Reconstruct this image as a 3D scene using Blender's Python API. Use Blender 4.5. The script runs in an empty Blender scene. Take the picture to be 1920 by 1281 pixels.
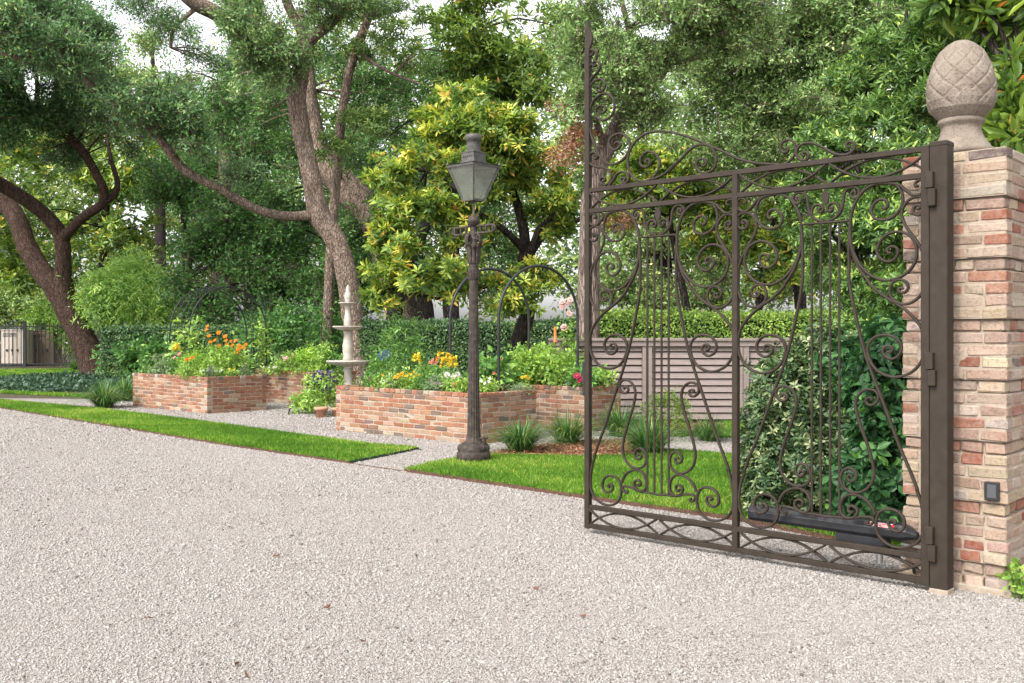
import bpy, bmesh, math, random
import numpy as np
from mathutils import Vector
R = math.radians
rng = np.random.default_rng(7)
random.seed(7)
C = bpy.context.scene.collection
SC = bpy.context.scene

# ------------------------------------------------------------------ camera, sky, sun
F, CX, HY, H = 1867.0, 960.0, 627.0, 1.4          # focal length and horizon in photo pixels, eye height in metres
cd = bpy.data.cameras.new('camera'); cam = bpy.data.objects.new('camera', cd); C.objects.link(cam)
cam.location = (0, 0, H); cam.rotation_euler = (R(90), 0, 0)
cd.sensor_width = 36; cd.lens = 36*F/1920; cd.shift_y = -13.5/1920; cd.clip_end = 2000; cd.clip_start = .05
SC.camera = cam
SUN_EL, SUN_AZ = 47.0, math.atan2(-.66, -.75)      # the sun stands behind the camera, to its left: (-.66, -.75)
W = bpy.data.worlds.new('World'); SC.world = W; W.use_nodes = True
nt = W.node_tree; bg = nt.nodes['Background']; sky = nt.nodes.new('ShaderNodeTexSky')
sky.sky_type = 'NISHITA'; sky.sun_disc = False; sky.sun_elevation = R(SUN_EL); sky.sun_rotation = SUN_AZ
sky.dust_density = 3.5; sky.air_density = 1.0; sky.ozone_density = .6
veil = nt.nodes.new('ShaderNodeHueSaturation'); veil.inputs['Saturation'].default_value = .14; veil.inputs['Value'].default_value = 2.7   # thin white cloud over the whole sky
nt.links.new(sky.outputs[0], veil.inputs['Color']); nt.links.new(veil.outputs[0], bg.inputs[0]); bg.inputs[1].default_value = .15
sd = bpy.data.lights.new('sun', 'SUN'); sd.energy = 2.0; sd.angle = R(1.2); sd.color = (1, .94, .86)
so = bpy.data.objects.new('sun', sd); C.objects.link(so)
tosun = Vector((-.66*math.cos(R(SUN_EL)), -.75*math.cos(R(SUN_EL)), math.sin(R(SUN_EL))))
so.rotation_euler = tosun.to_track_quat('Z', 'Y').to_euler(); so.location = (-20, -20, 30)
SC.view_settings.view_transform = 'Standard'; SC.view_settings.look = 'None'
SC.view_settings.exposure = 0.2; SC.view_settings.gamma = 1
SC.cycles.use_denoising = True
SC.cycles.max_bounces = 6; SC.cycles.diffuse_bounces = 3; SC.cycles.glossy_bounces = 2; SC.cycles.transmission_bounces = 4
SC.cycles.transparent_max_bounces = 6; SC.cycles.caustics_reflective = False; SC.cycles.caustics_refractive = False

# ------------------------------------------------------------------ helpers: where a thing of the photo stands
def at(px, py, Y): return np.array([(px-CX)/F*Y, Y, H-(py-HY)/F*Y])
def gr(px, py, z=0.):
    Y = F*(H-z)/(py-HY); return np.array([(px-CX)/F*Y, Y, z])
V3 = lambda *a: np.array(a, float)
def nz(v):
    v = np.asarray(v, float); return v/np.maximum(np.linalg.norm(v, axis=-1, keepdims=True), 1e-9)

# ------------------------------------------------------------------ helpers: materials
def _ramp(nt, stops):
    r = nt.nodes.new('ShaderNodeValToRGB'); e = r.color_ramp.elements
    while len(e) < len(stops): e.new(.5)
    for q, (p, c) in zip(e, stops): q.position = p; q.color = (*c, 1)
    return r
def _mat(name):
    m = bpy.data.materials.new(name); m.use_nodes = True
    return m, m.node_tree, m.node_tree.nodes['Principled BSDF']
def _noise(nt, scale, detail=4, rough=.55, coord='Object', stretch=None):
    tc = nt.nodes.new('ShaderNodeTexCoord'); n = nt.nodes.new('ShaderNodeTexNoise')
    n.inputs['Scale'].default_value = scale; n.inputs['Detail'].default_value = detail; n.inputs['Roughness'].default_value = rough
    if stretch:
        mp = nt.nodes.new('ShaderNodeMapping'); mp.inputs['Scale'].default_value = stretch
        nt.links.new(tc.outputs[coord], mp.inputs[0]); nt.links.new(mp.outputs[0], n.inputs['Vector'])
    else: nt.links.new(tc.outputs[coord], n.inputs['Vector'])
    return n
def _bump(nt, b, src, strength, dist=.01):
    bu = nt.nodes.new('ShaderNodeBump'); bu.inputs['Strength'].default_value = strength; bu.inputs['Distance'].default_value = dist
    nt.links.new(src, bu.inputs['Height']); nt.links.new(bu.outputs[0], b.inputs['Normal']); return bu
def noisy(name, stops, scale, rough=.8, bump=.3, dist=.01, detail=5, stretch=None, metal=0, bscale=None, spec=.3):
    m, nt, b = _mat(name); n = _noise(nt, scale, detail, stretch=stretch); r = _ramp(nt, stops)
    nt.links.new(n.outputs['Fac'], r.inputs[0]); nt.links.new(r.outputs[0], b.inputs['Base Color'])
    b.inputs['Roughness'].default_value = rough; b.inputs['Metallic'].default_value = metal; b.inputs['Specular IOR Level'].default_value = spec
    if bump:
        n2 = _noise(nt, bscale or scale*2.5, 6, stretch=stretch); _bump(nt, b, n2.outputs['Fac'], bump, dist)
    return m
LEAFGAIN = 2.55
def leafmat(name, stops, transl=.3, rough=.42, spec=.35, tcol=1.25, gain=None):
    stops = [(p, tuple(min(.85, x*(gain or LEAFGAIN)) for x in c)) for p, c in stops]
    m, nt, b = _mat(name); a = nt.nodes.new('ShaderNodeAttribute'); a.attribute_name = 'tint'; r = _ramp(nt, stops)
    nt.links.new(a.outputs['Fac'], r.inputs[0]); nt.links.new(r.outputs[0], b.inputs['Base Color'])
    b.inputs['Roughness'].default_value = rough; b.inputs['Specular IOR Level'].default_value = spec
    t = nt.nodes.new('ShaderNodeBsdfTranslucent'); mx = nt.nodes.new('ShaderNodeMixShader'); mx.inputs[0].default_value = transl
    hs = nt.nodes.new('ShaderNodeHueSaturation'); hs.inputs['Value'].default_value = tcol; hs.inputs['Hue'].default_value = .485; hs.inputs['Saturation'].default_value = 1.1
    nt.links.new(r.outputs[0], hs.inputs['Color']); nt.links.new(hs.outputs[0], t.inputs[0])
    nt.links.new(b.outputs[0], mx.inputs[1]); nt.links.new(t.outputs[0], mx.inputs[2])
    nt.links.new(mx.outputs[0], nt.nodes['Material Output'].inputs[0]); return m
def brickmat(name, smear=1.):
    m, nt, b = _mat(name); a = nt.nodes.new('ShaderNodeAttribute'); a.attribute_name = 'bcol'
    n1 = _noise(nt, 19, 8, .75); n2 = _noise(nt, 60, 5, .7)
    mx = nt.nodes.new('ShaderNodeMix'); mx.data_type = 'RGBA'; mx.inputs['B'].default_value = (.36, .295, .24, 1)
    rr = _ramp(nt, [(.4, (0, 0, 0)), (.62, (.55*smear,)*3), (.72, (.9*smear,)*3)]); nt.links.new(n1.outputs['Fac'], rr.inputs[0])
    nt.links.new(rr.outputs[0], mx.inputs['Factor']); nt.links.new(a.outputs['Color'], mx.inputs['A'])
    m2 = nt.nodes.new('ShaderNodeMix'); m2.data_type = 'RGBA'; m2.blend_type = 'MULTIPLY'; m2.inputs['Factor'].default_value = .75
    r2 = _ramp(nt, [(.28, (.42, .38, .36)), (.5, (1, 1, 1)), (.75, (1.2, 1.14, 1.08))]); nt.links.new(n2.outputs['Fac'], r2.inputs[0])
    nt.links.new(mx.outputs['Result'], m2.inputs['A']); nt.links.new(r2.outputs[0], m2.inputs['B']); nt.links.new(m2.outputs['Result'], b.inputs['Base Color'])
    b.inputs['Roughness'].default_value = .92; b.inputs['Specular IOR Level'].default_value = .15
    _bump(nt, b, n2.outputs['Fac'], .55, .012); return m

def gravelmat():
    m, nt, b = _mat('limestone gravel'); tc = nt.nodes.new('ShaderNodeTexCoord')
    dn = _noise(nt, 26, 2); add = nt.nodes.new('ShaderNodeMix'); add.data_type = 'RGBA'; add.blend_type = 'ADD'; add.inputs['Factor'].default_value = .02
    nt.links.new(tc.outputs['Object'], add.inputs['A']); nt.links.new(dn.outputs['Color'], add.inputs['B'])
    vo = nt.nodes.new('ShaderNodeTexVoronoi'); vo.inputs['Scale'].default_value = 62; vo.voronoi_dimensions = '3D'; nt.links.new(add.outputs['Result'], vo.inputs['Vector'])
    sp = nt.nodes.new('ShaderNodeSeparateColor'); nt.links.new(vo.outputs['Color'], sp.inputs[0])
    r = _ramp(nt, [(0, (0.156, 0.131, 0.113)), (.12, (0.221, 0.194, 0.174)), (.35, (0.291, 0.263, 0.244)), (1, (0.360, 0.334, 0.311))]); nt.links.new(sp.outputs[0], r.inputs[0])
    ve = nt.nodes.new('ShaderNodeTexVoronoi'); ve.inputs['Scale'].default_value = 62; ve.feature = 'DISTANCE_TO_EDGE'; nt.links.new(add.outputs['Result'], ve.inputs['Vector'])
    big = _noise(nt, .55, 6, .6); rb = _ramp(nt, [(.3, (.86, .84, .83)), (.6, (1, 1, 1)), (.75, (1.06, 1.05, 1.03))]); nt.links.new(big.outputs['Fac'], rb.inputs[0])
    mu = nt.nodes.new('ShaderNodeMix'); mu.data_type = 'RGBA'; mu.blend_type = 'MULTIPLY'; mu.inputs['Factor'].default_value = 1
    nt.links.new(r.outputs[0], mu.inputs['A']); nt.links.new(rb.outputs[0], mu.inputs['B']); nt.links.new(mu.outputs['Result'], b.inputs['Base Color'])
    b.inputs['Roughness'].default_value = .9; b.inputs['Specular IOR Level'].default_value = .2
    rd = _ramp(nt, [(0, (0, 0, 0)), (.22, (1, 1, 1))]); nt.links.new(ve.outputs['Distance'], rd.inputs[0])
    bu = _bump(nt, b, rd.outputs[0], .6, .01)
    bu2 = nt.nodes.new('ShaderNodeBump'); bu2.inputs['Strength'].default_value = .4; bu2.inputs['Distance'].default_value = .01
    nt.links.new(sp.outputs[1], bu2.inputs['Height']); nt.links.new(bu2.outputs[0], bu.inputs['Normal']); return m

M = {}
M['gravel'] = gravelmat()
m, nt, b = _mat('limestone chips'); a = nt.nodes.new('ShaderNodeAttribute'); a.attribute_name = 'tint'
r = _ramp(nt, [(0, (.09, .07, .058)), (.035, (.16, .138, .123)), (.13, (.245, .221, .203)), (.42, (.308, .282, .261)), (1, (.375, .347, .323))])
nt.links.new(a.outputs['Fac'], r.inputs[0]); nt.links.new(r.outputs[0], b.inputs['Base Color']); b.inputs['Roughness'].default_value = .9; b.inputs['Specular IOR Level'].default_value = .2
M['chips'] = m
M['iron'] = noisy('bronze painted iron', [(.3, (.026, .019, .0135)), (.7, (.038, .029, .022))], 14, .6, .15, .002, spec=.18)
M['castiron'] = noisy('weathered cast iron', [(.3, (0.026, 0.020, 0.017)), (.55, (0.050, 0.039, 0.033)), (.75, (0.102, 0.081, 0.068))], 22, .6, .35, .004, spec=.2)
M['blackiron'] = noisy('black iron', [(.3, (.012, .013, .013)), (.7, (.03, .032, .032))], 20, .5, .1, .002)
M['lead'] = noisy('grey lamp metal', [(.3, (0.052, 0.051, 0.046)), (.7, (0.112, 0.108, 0.098))], 16, .55, .2, .003, metal=.2)
M['plastic'] = noisy('black plastic', [(.3, (.012, .012, .014)), (.7, (.022, .022, .025))], 18, .38, .08, .001, spec=.5)
M['brick'] = brickmat('old brick', .62); M['redbrick'] = brickmat('salmon brick', .28)
M['mortar'] = noisy('lime mortar', [(.3, (0.260, 0.205, 0.156)), (.7, (0.377, 0.312, 0.247))], 22, .95, .6, .008)
def stonemat():
    m, nt, b = _mat('weathered cast stone'); n = _noise(nt, 7, 8, .65); r = _ramp(nt, [(.28, (0.137, 0.115, 0.092)), (.5, (0.209, 0.171, 0.139)), (.7, (0.249, 0.215, 0.181))])
    nt.links.new(n.outputs['Fac'], r.inputs[0]); n2 = _noise(nt, 85, 3, .6); r2 = _ramp(nt, [(.33, (.42, .4, .37)), (.45, (1, 1, 1))]); nt.links.new(n2.outputs['Fac'], r2.inputs[0])
    mu = nt.nodes.new('ShaderNodeMix'); mu.data_type = 'RGBA'; mu.blend_type = 'MULTIPLY'; mu.inputs['Factor'].default_value = .7
    nt.links.new(r.outputs[0], mu.inputs['A']); nt.links.new(r2.outputs[0], mu.inputs['B']); nt.links.new(mu.outputs['Result'], b.inputs['Base Color'])
    b.inputs['Roughness'].default_value = .95; b.inputs['Specular IOR Level'].default_value = .15; _bump(nt, b, n2.outputs['Fac'], .7, .008); return m
M['stone'] = stonemat()
M['fountain'] = noisy('cream cast stone', [(.3, (0.319, 0.281, 0.235)), (.6, (0.433, 0.395, 0.344)), (.8, (0.472, 0.439, 0.395))], 9, .85, .35, .006)
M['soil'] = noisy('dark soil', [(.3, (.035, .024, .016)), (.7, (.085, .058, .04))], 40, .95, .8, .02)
M['mulch'] = noisy('bark mulch', [(.3, (.13, .065, .04)), (.5, (.24, .13, .085)), (.7, (.36, .22, .15))], 55, .95, 1, .03)
M['litter'] = noisy('leaf litter', [(.3, (.03, .03, .015)), (.55, (.075, .06, .035)), (.75, (.13, .10, .06))], 12, .95, .8, .03)
M['turf'] = noisy('turf base', [(.3, (.045, .085, .015)), (.6, (.09, .16, .03)), (.8, (.16, .2, .06))], 30, .9, .6, .02)
M['steel'] = noisy('rusted steel edging', [(.3, (.055, .03, .022)), (.7, (.12, .06, .04))], 30, .8, .2, .003)
M['darksteel'] = noisy('dark green edging', [(.3, (.02, .04, .03)), (.7, (.04, .065, .05))], 30, .7, .2, .003)
M['fence'] = noisy('taupe stained timber', [(.3, (0.186, 0.145, 0.133)), (.6, (0.237, 0.192, 0.177)), (.8, (0.269, 0.220, 0.202))], 5, .75, .25, .003, stretch=(1, 1, 14))
M['terracotta'] = noisy('terracotta', [(.3, (.42, .2, .12)), (.7, (.55, .3, .2))], 18, .9, .2, .003)
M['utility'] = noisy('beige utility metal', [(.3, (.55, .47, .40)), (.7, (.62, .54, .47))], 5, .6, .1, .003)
M['utilitybrown'] = noisy('brown utility metal', [(.3, (.12, .085, .06)), (.7, (.2, .15, .11))], 5, .7, .2, .003)  # metal of the second cabinet, a darker brown than the beige one
M['pinkbox'] = noisy('clay pot', [(.3, (.34, .16, .12)), (.7, (.42, .22, .17))], 5, .8, .2, .003)
def barkmat(name, lo, mid, hi, sc=8, st=(1, 1, .3), bs=.9):
    m, nt, b = _mat(name); n = _noise(nt, sc*1.4, 7, .65, stretch=st); r = _ramp(nt, [(.3, lo), (.52, mid), (.72, hi)])
    tc = nt.nodes.new('ShaderNodeTexCoord'); mp = nt.nodes.new('ShaderNodeMapping'); mp.inputs['Scale'].default_value = st
    vo = nt.nodes.new('ShaderNodeTexVoronoi'); vo.feature = 'DISTANCE_TO_EDGE'; vo.inputs['Scale'].default_value = sc*3
    nt.links.new(tc.outputs['Object'], mp.inputs[0]); nt.links.new(mp.outputs[0], vo.inputs['Vector'])
    rv = _ramp(nt, [(0, (.35, .33, .32)), (.18, (1, 1, 1))]); nt.links.new(vo.outputs['Distance'], rv.inputs[0])
    mu = nt.nodes.new('ShaderNodeMix'); mu.data_type = 'RGBA'; mu.blend_type = 'MULTIPLY'; mu.inputs['Factor'].default_value = .8
    nt.links.new(n.outputs['Fac'], r.inputs[0]); nt.links.new(r.outputs[0], mu.inputs['A']); nt.links.new(rv.outputs[0], mu.inputs['B']); nt.links.new(mu.outputs['Result'], b.inputs['Base Color'])
    b.inputs['Roughness'].default_value = .95; b.inputs['Specular IOR Level'].default_value = .12
    bu = _bump(nt, b, rv.outputs[0], bs, .03); bu2 = nt.nodes.new('ShaderNodeBump'); bu2.inputs['Strength'].default_value = .5; bu2.inputs['Distance'].default_value = .03
    nt.links.new(n.outputs['Fac'], bu2.inputs['Height']); nt.links.new(bu2.outputs[0], bu.inputs['Normal']); return m
M['bark'] = barkmat('live oak bark', (.12, .09, .07), (.27, .205, .16), (.40, .315, .26))
M['barkred'] = barkmat('shaded oak bark', (.04, .026, .02), (.088, .056, .043), (.14, .095, .075))  # reddish bark, with the shade of an unmodelled tree put into the colour
M['barkdark'] = barkmat('dark bark', (.02, .017, .015), (.055, .045, .04), (.10, .08, .07))
M['barkpink'] = barkmat('pale fissured bark', (0.128, 0.098, 0.079), (0.270, 0.210, 0.176), (0.345, 0.277, 0.240), 9, (1, 1, .14), 1)
M['twig'] = noisy('twigs', [(.3, (.06, .05, .035)), (.7, (.13, .105, .075))], 20, .9, .2, .003)
M['stem'] = noisy('green stems', [(.3, (.07, .13, .03)), (.7, (.12, .2, .05))], 20, .7, 0)
# foliage: tint 0..1 picks the leaf colour
M['oakleaf'] = leafmat('oak leaves', [(0, (.03, .06, .022)), (.5, (.075, .125, .045)), (.85, (.14, .2, .075)), (1, (.22, .25, .09))])
M['oakpale'] = leafmat('pale oak leaves', [(0, (.035, .065, .02)), (.45, (.085, .14, .045)), (.85, (.16, .22, .085)), (1, (.26, .29, .12))])
M['oakdark'] = leafmat('shaded oak leaves', [(0, (.02, .045, .016)), (.5, (.04, .085, .033)), (.85, (.075, .135, .05)), (1, (.14, .19, .06))])  # darker copy of the oak leaves, shade put into the colour
M['darkleaf'] = leafmat('dark evergreen leaves', [(0, (.014, .036, .012)), (.5, (.034, .08, .022)), (.88, (.07, .135, .035)), (1, (.125, .2, .05))], .32, .42, .3)
M['midleaf'] = leafmat('mixed green leaves', [(0, (.03, .055, .018)), (.45, (.075, .12, .035)), (.85, (.17, .215, .07)), (1, (.3, .3, .1))], .32)
M['magnolia'] = leafmat('magnolia leaves', [(0, (.035, .07, .018)), (.35, (.085, .145, .03)), (.62, (.17, .235, .045)), (.85, (.33, .36, .07)), (.935, (.42, .38, .08)), (.965, (.45, .29, .07)), (1, (.40, .17, .06))], .4, .36, .4, 1.25, 1.75)
M['magnoliaold'] = leafmat('old magnolia leaves', [(0, (.025, .05, .015)), (.5, (.07, .115, .022)), (.85, (.17, .21, .035)), (.96, (.30, .26, .05)), (1, (.36, .16, .05))], .25, .34, .5)
M['laurel'] = leafmat('laurel leaves', [(0, (.026, .055, .018)), (.5, (.072, .13, .034)), (.82, (.14, .215, .055)), (1, (.33, .38, .09))], .32, .38, .4, gain=2.1)
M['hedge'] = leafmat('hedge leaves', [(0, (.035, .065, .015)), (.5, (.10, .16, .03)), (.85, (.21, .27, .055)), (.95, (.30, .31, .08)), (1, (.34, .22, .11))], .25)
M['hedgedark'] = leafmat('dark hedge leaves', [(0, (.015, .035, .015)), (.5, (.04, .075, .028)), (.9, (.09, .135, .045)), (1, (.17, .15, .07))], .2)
M['boxleaf'] = leafmat('boxwood leaves', [(0, (.035, .07, .012)), (.5, (.1, .17, .025)), (1, (.22, .30, .05))], .25, gain=1.25)
M['bamboo'] = leafmat('bamboo leaves', [(0, (.04, .085, .02)), (.5, (.11, .19, .045)), (1, (.26, .33, .09))], .38)
M['varieg'] = leafmat('variegated leaves', [(0, (.02, .05, .018)), (.4, (.06, .105, .038)), (.75, (.13, .175, .075)), (.92, (.26, .29, .15)), (1, (.40, .42, .25))], .2, .38, .4, 1.2, 1.5)
M['glossleaf'] = leafmat('glossy dark leaves', [(0, (.01, .032, .012)), (.5, (.022, .065, .02)), (.9, (.045, .12, .03)), (1, (.13, .26, .05))], .18, .42, .3, 1.2, 1.7)
M['grass'] = leafmat('grass blades', [(0, (.026, .07, .01)), (.5, (.07, .15, .018)), (.85, (.125, .21, .03)), (1, (.28, .28, .08))], .35, .6, .08, 1.25, 1.75)
M['clump'] = leafmat('liriope blades', [(0, (.015, .05, .018)), (.5, (.055, .125, .03)), (.85, (.115, .2, .05)), (1, (.36, .33, .13))], .25, .4, .35, 1.2, 1.5)
M['herb'] = leafmat('herb leaves', [(0, (.055, .11, .025)), (.5, (.15, .25, .05)), (1, (.32, .42, .10))], .35, gain=1.75)
M['herbdeep'] = leafmat('deep green herb leaves', [(0, (.025, .065, .02)), (.5, (.07, .15, .035)), (1, (.16, .26, .06))], .3, gain=2.0)
M['herbgrey'] = leafmat('grey green herb leaves', [(0, (.055, .09, .04)), (.5, (.12, .175, .08)), (1, (.22, .28, .15))], .3, gain=1.7)
M['fern'] = leafmat('feathery leaves', [(0, (.08, .16, .02)), (.5, (.18, .31, .04)), (1, (.34, .46, .09))], .4, gain=1.7)
M['cover'] = leafmat('ground cover leaves', [(0, (.015, .04, .02)), (.5, (.04, .085, .045)), (1, (.10, .16, .09))], .2, gain=1.1)
M['drybrush'] = leafmat('dry brown leaves', [(0, (.16, .07, .035)), (.5, (.32, .16, .09)), (1, (.45, .28, .17))], .2, gain=1.0)
def petal(n, c): return leafmat(n, [(0, tuple(x*.75 for x in c)), (1, tuple(min(1, x*1.1) for x in c))], .25, .6, .1, 1, 1.0)
for n, c in dict(orange=(.85, .27, .015), redorange=(.72, .1, .02), yellow=(.85, .62, .06), gold=(.8, .45, .03), white=(.85, .85, .8), pink=(.75, .33, .3), palepink=(.8, .52, .48),
                 magenta=(.5, .03, .12), purple=(.14, .07, .24), lavender=(.23, .2, .36), blue=(.1, .14, .42), plum=(.1, .04, .09), coral=(.75, .2, .16), dusty=(.22, .17, .2)).items():
    M[n] = petal(n + ' petals', c)
m, nt, b = _mat('old lamp glass'); nt.nodes.remove(b); gl = nt.nodes.new('ShaderNodeBsdfGlossy'); gl.inputs[1].default_value = .12; gl.inputs[0].default_value = (.9, .92, .9, 1)
tr = nt.nodes.new('ShaderNodeBsdfTransparent'); tr.inputs[0].default_value = (.82, .84, .8, 1); df = nt.nodes.new('ShaderNodeBsdfDiffuse'); df.inputs[0].default_value = (.30, .33, .29, 1)
n = _noise(nt, 5, 4, .6); rr = _ramp(nt, [(.3, (.08, .08, .08)), (.7, (.22, .22, .22))]); nt.links.new(n.outputs['Fac'], rr.inputs[0])
x1 = nt.nodes.new('ShaderNodeMixShader'); nt.links.new(rr.outputs[0], x1.inputs[0]); nt.links.new(tr.outputs[0], x1.inputs[1]); nt.links.new(df.outputs[0], x1.inputs[2])
x2 = nt.nodes.new('ShaderNodeMixShader'); x2.inputs[0].default_value = .12; nt.links.new(x1.outputs[0], x2.inputs[1]); nt.links.new(gl.outputs[0], x2.inputs[2])
nt.links.new(x2.outputs[0], nt.nodes['Material Output'].inputs[0]); M['glass'] = m
def flat(name, c, rough=.5, metal=0): return noisy(name, [(.3, tuple(x*.92 for x in c)), (.7, c)], 30, rough, 0, metal=metal)
M['red'] = flat('red label', (.45, .02, .02)); M['whiteprint'] = flat('white print', (.8, .8, .8)); M['greykey'] = flat('grey keypad face', (.07, .072, .078), .6); M['zinc'] = flat('zinc fitting', (.5, .5, .5), .35, .8)
M['orangetube'] = flat('orange tube', (.7, .16, .04)); M['flowercentre'] = flat('flower centres', (.3, .16, .03), .9)
m, nt, b = _mat('white picket'); M['cream'] = flat('pale picket paint', (.55, .5, .44), .7)

# ------------------------------------------------------------------ helpers: objects
LOC = {}
def _place(o, parent):
    if parent is not None:
        o.parent = parent
    LOC[o.name] = LOC[parent.name] if parent is not None else V3(0, 0, 0)
def tag(o, label=None, cat=None, group=None, kind=None):
    for k, v in dict(label=label, category=cat, group=group, kind=kind).items():
        if v: o[k] = v
    return o
def thing(name, label, cat, loc=(0, 0, 0), group=None):
    o = bpy.data.objects.new(name, None); C.objects.link(o); o.location = tuple(loc); o.empty_display_size = .1
    LOC[o.name] = V3(*loc); return tag(o, label, cat, group)
def npmesh(name, V, Fc, mat, parent=None, tint=None, smooth=False, col=None):
    """V (n,3) world vertices, Fc (m,k) faces of one size, tint (m) per face"""
    V = np.asarray(V, np.float32); Fc = np.asarray(Fc, np.int32); off = LOC[parent.name] if parent is not None else V3(0, 0, 0)
    V = V - off.astype(np.float32)
    me = bpy.data.meshes.new(name); n, k = Fc.shape
    me.vertices.add(len(V)); me.vertices.foreach_set('co', V.ravel()); me.loops.add(n*k); me.loops.foreach_set('vertex_index', Fc.ravel())
    me.polygons.add(n); me.polygons.foreach_set('loop_start', np.arange(0, n*k, k, dtype=np.int32))
    me.update(calc_edges=True)
    if smooth: me.polygons.foreach_set('use_smooth', np.ones(n, bool))
    if tint is not None:
        at_ = me.attributes.new('tint', 'FLOAT', 'FACE'); at_.data.foreach_set('value', np.clip(tint, 0, 1).astype(np.float32))
    if col is not None:
        at_ = me.attributes.new('bcol', 'FLOAT_COLOR', 'FACE'); at_.data.foreach_set('color', np.asarray(col, np.float32).ravel())
    me.materials.append(mat); o = bpy.data.objects.new(name, me); C.objects.link(o); _place(o, parent); return o
def copy_tree(o, parent=None):
    c = o.copy(); C.objects.link(c); LOC[c.name] = LOC.get(o.name, V3(0, 0, 0))
    if parent is not None: c.parent = parent
    for ch in list(o.children): copy_tree(ch, c)
    return c
def catmull(P, step):
    P = np.asarray(P, float); Q = np.vstack([2*P[0]-P[1], P, 2*P[-1]-P[-2]]); out = []
    for i in range(1, len(Q)-2):
        p0, p1, p2, p3 = Q[i-1], Q[i], Q[i+1], Q[i+2]; n = max(2, int(np.linalg.norm(p2-p1)/step)); t = np.linspace(0, 1, n, endpoint=False)[:, None]
        out.append(.5*((2*p1)+(-p0+p2)*t+(2*p0-5*p1+4*p2-p3)*t*t+(-p0+3*p1-3*p2+p3)*t**3))
    return np.vstack(out+[P[-1:]])
class MB:
    def __init__(s): s.v = []; s.f = []; s.s = []
    def add(s, V, Fs, smooth=False):
        o = len(s.v); s.v += [tuple(map(float, x)) for x in V]; s.f += [tuple(int(i)+o for i in f) for f in Fs]; s.s += [smooth]*len(Fs); return s
    def box(s, c, h, ax=None):
        ax = np.eye(3) if ax is None else np.asarray(ax, float); c = np.asarray(c, float)
        V = [c+sum(sg*hh*a for sg, hh, a in zip(q, h, ax)) for q in [(-1, -1, -1), (1, -1, -1), (1, 1, -1), (-1, 1, -1), (-1, -1, 1), (1, -1, 1), (1, 1, 1), (-1, 1, 1)]]
        return s.add(V, [(3, 2, 1, 0), (4, 5, 6, 7), (0, 1, 5, 4), (1, 2, 6, 5), (2, 3, 7, 6), (3, 0, 4, 7)])
    def bar(s, a, b, w, d, up):
        a, b = np.asarray(a, float), np.asarray(b, float); t = nz(b-a); u = nz(np.asarray(up, float)-t*np.dot(up, t)); n = np.cross(t, u)
        return s.box((a+b)/2, (np.linalg.norm(b-a)/2, w/2, d/2), (t, n, u))
    def tube(s, P, r, n=8, cap=True, rough=0, smooth=True):
        P = np.asarray(P, float); r = np.broadcast_to(np.asarray(r, float), (len(P),)); T = nz(np.gradient(P, axis=0))
        ref = V3(0, 0, 1) if abs(T[0][2]) < .9 else V3(1, 0, 0); u = nz(np.cross(T[0], ref)); V = []
        an = np.linspace(0, 2*math.pi, n, endpoint=False)
        for i in range(len(P)):
            u = nz(u-T[i]*np.dot(u, T[i])); w = np.cross(T[i], u)
            rr = r[i]*(1+(rng.uniform(-rough, rough, n) if rough else 0))
            V.append(P[i]+(np.cos(an)*rr)[:, None]*u+(np.sin(an)*rr)[:, None]*w)
        V = np.vstack(V); Fs = [(i*n+j, i*n+(j+1) % n, (i+1)*n+(j+1) % n, (i+1)*n+j) for i in range(len(P)-1) for j in range(n)]
        s.add(V, Fs, smooth)
        if cap: s.add(V[:n], [tuple(range(n))[::-1]]); s.add(V[-n:], [tuple(range(n))])
        return s
    def planar(s, P, nrm, w, d):
        """a bar of rounded oblong section swept along P in the plane with normal nrm: w in the plane, d across it"""
        P = np.asarray(P, float); T = nz(np.gradient(P, axis=0)); N = np.cross(T, nrm); w = np.broadcast_to(np.asarray(w, float), (len(P),))
        sec = [(-.5, -.28), (-.28, -.5), (.28, -.5), (.5, -.28), (.5, .28), (.28, .5), (-.28, .5), (-.5, .28)]; n = 8
        V = np.stack([P+N*(a*w)[:, None]+np.asarray(nrm)*(b_*d) for a, b_ in sec], 1).reshape(-1, 3)
        Fs = [(i*n+j, i*n+(j+1) % n, (i+1)*n+(j+1) % n, (i+1)*n+j) for i in range(len(P)-1) for j in range(n)]
        s.add(V, Fs, True); s.add(V[:n], [tuple(range(n))[::-1]]); s.add(V[-n:], [tuple(range(n))]); return s
    def lathe(s, c, prof, n=24, flute=None, rot=0, sq=None, smooth=True):
        c = np.asarray(c, float); an = np.linspace(0, 2*math.pi, n, endpoint=False)+rot; V = []
        for k, (r_, z) in enumerate(prof):
            f = 1+(flute[k] if flute else 0)*np.cos(an*(n/4 if flute else 0)) if flute else np.ones(n)
            V.append(np.stack([c[0]+r_*f*np.cos(an), c[1]+r_*f*np.sin(an), np.full(n, c[2]+z)], 1))
        V = np.vstack(V); Fs = [(i*n+j, i*n+(j+1) % n, (i+1)*n+(j+1) % n, (i+1)*n+j) for i in range(len(prof)-1) for j in range(n)]
        s.add(V, Fs, smooth); s.add(V[:n], [tuple(range(n))[::-1]]); s.add(V[-n:], [tuple(range(n))]); return s
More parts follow.
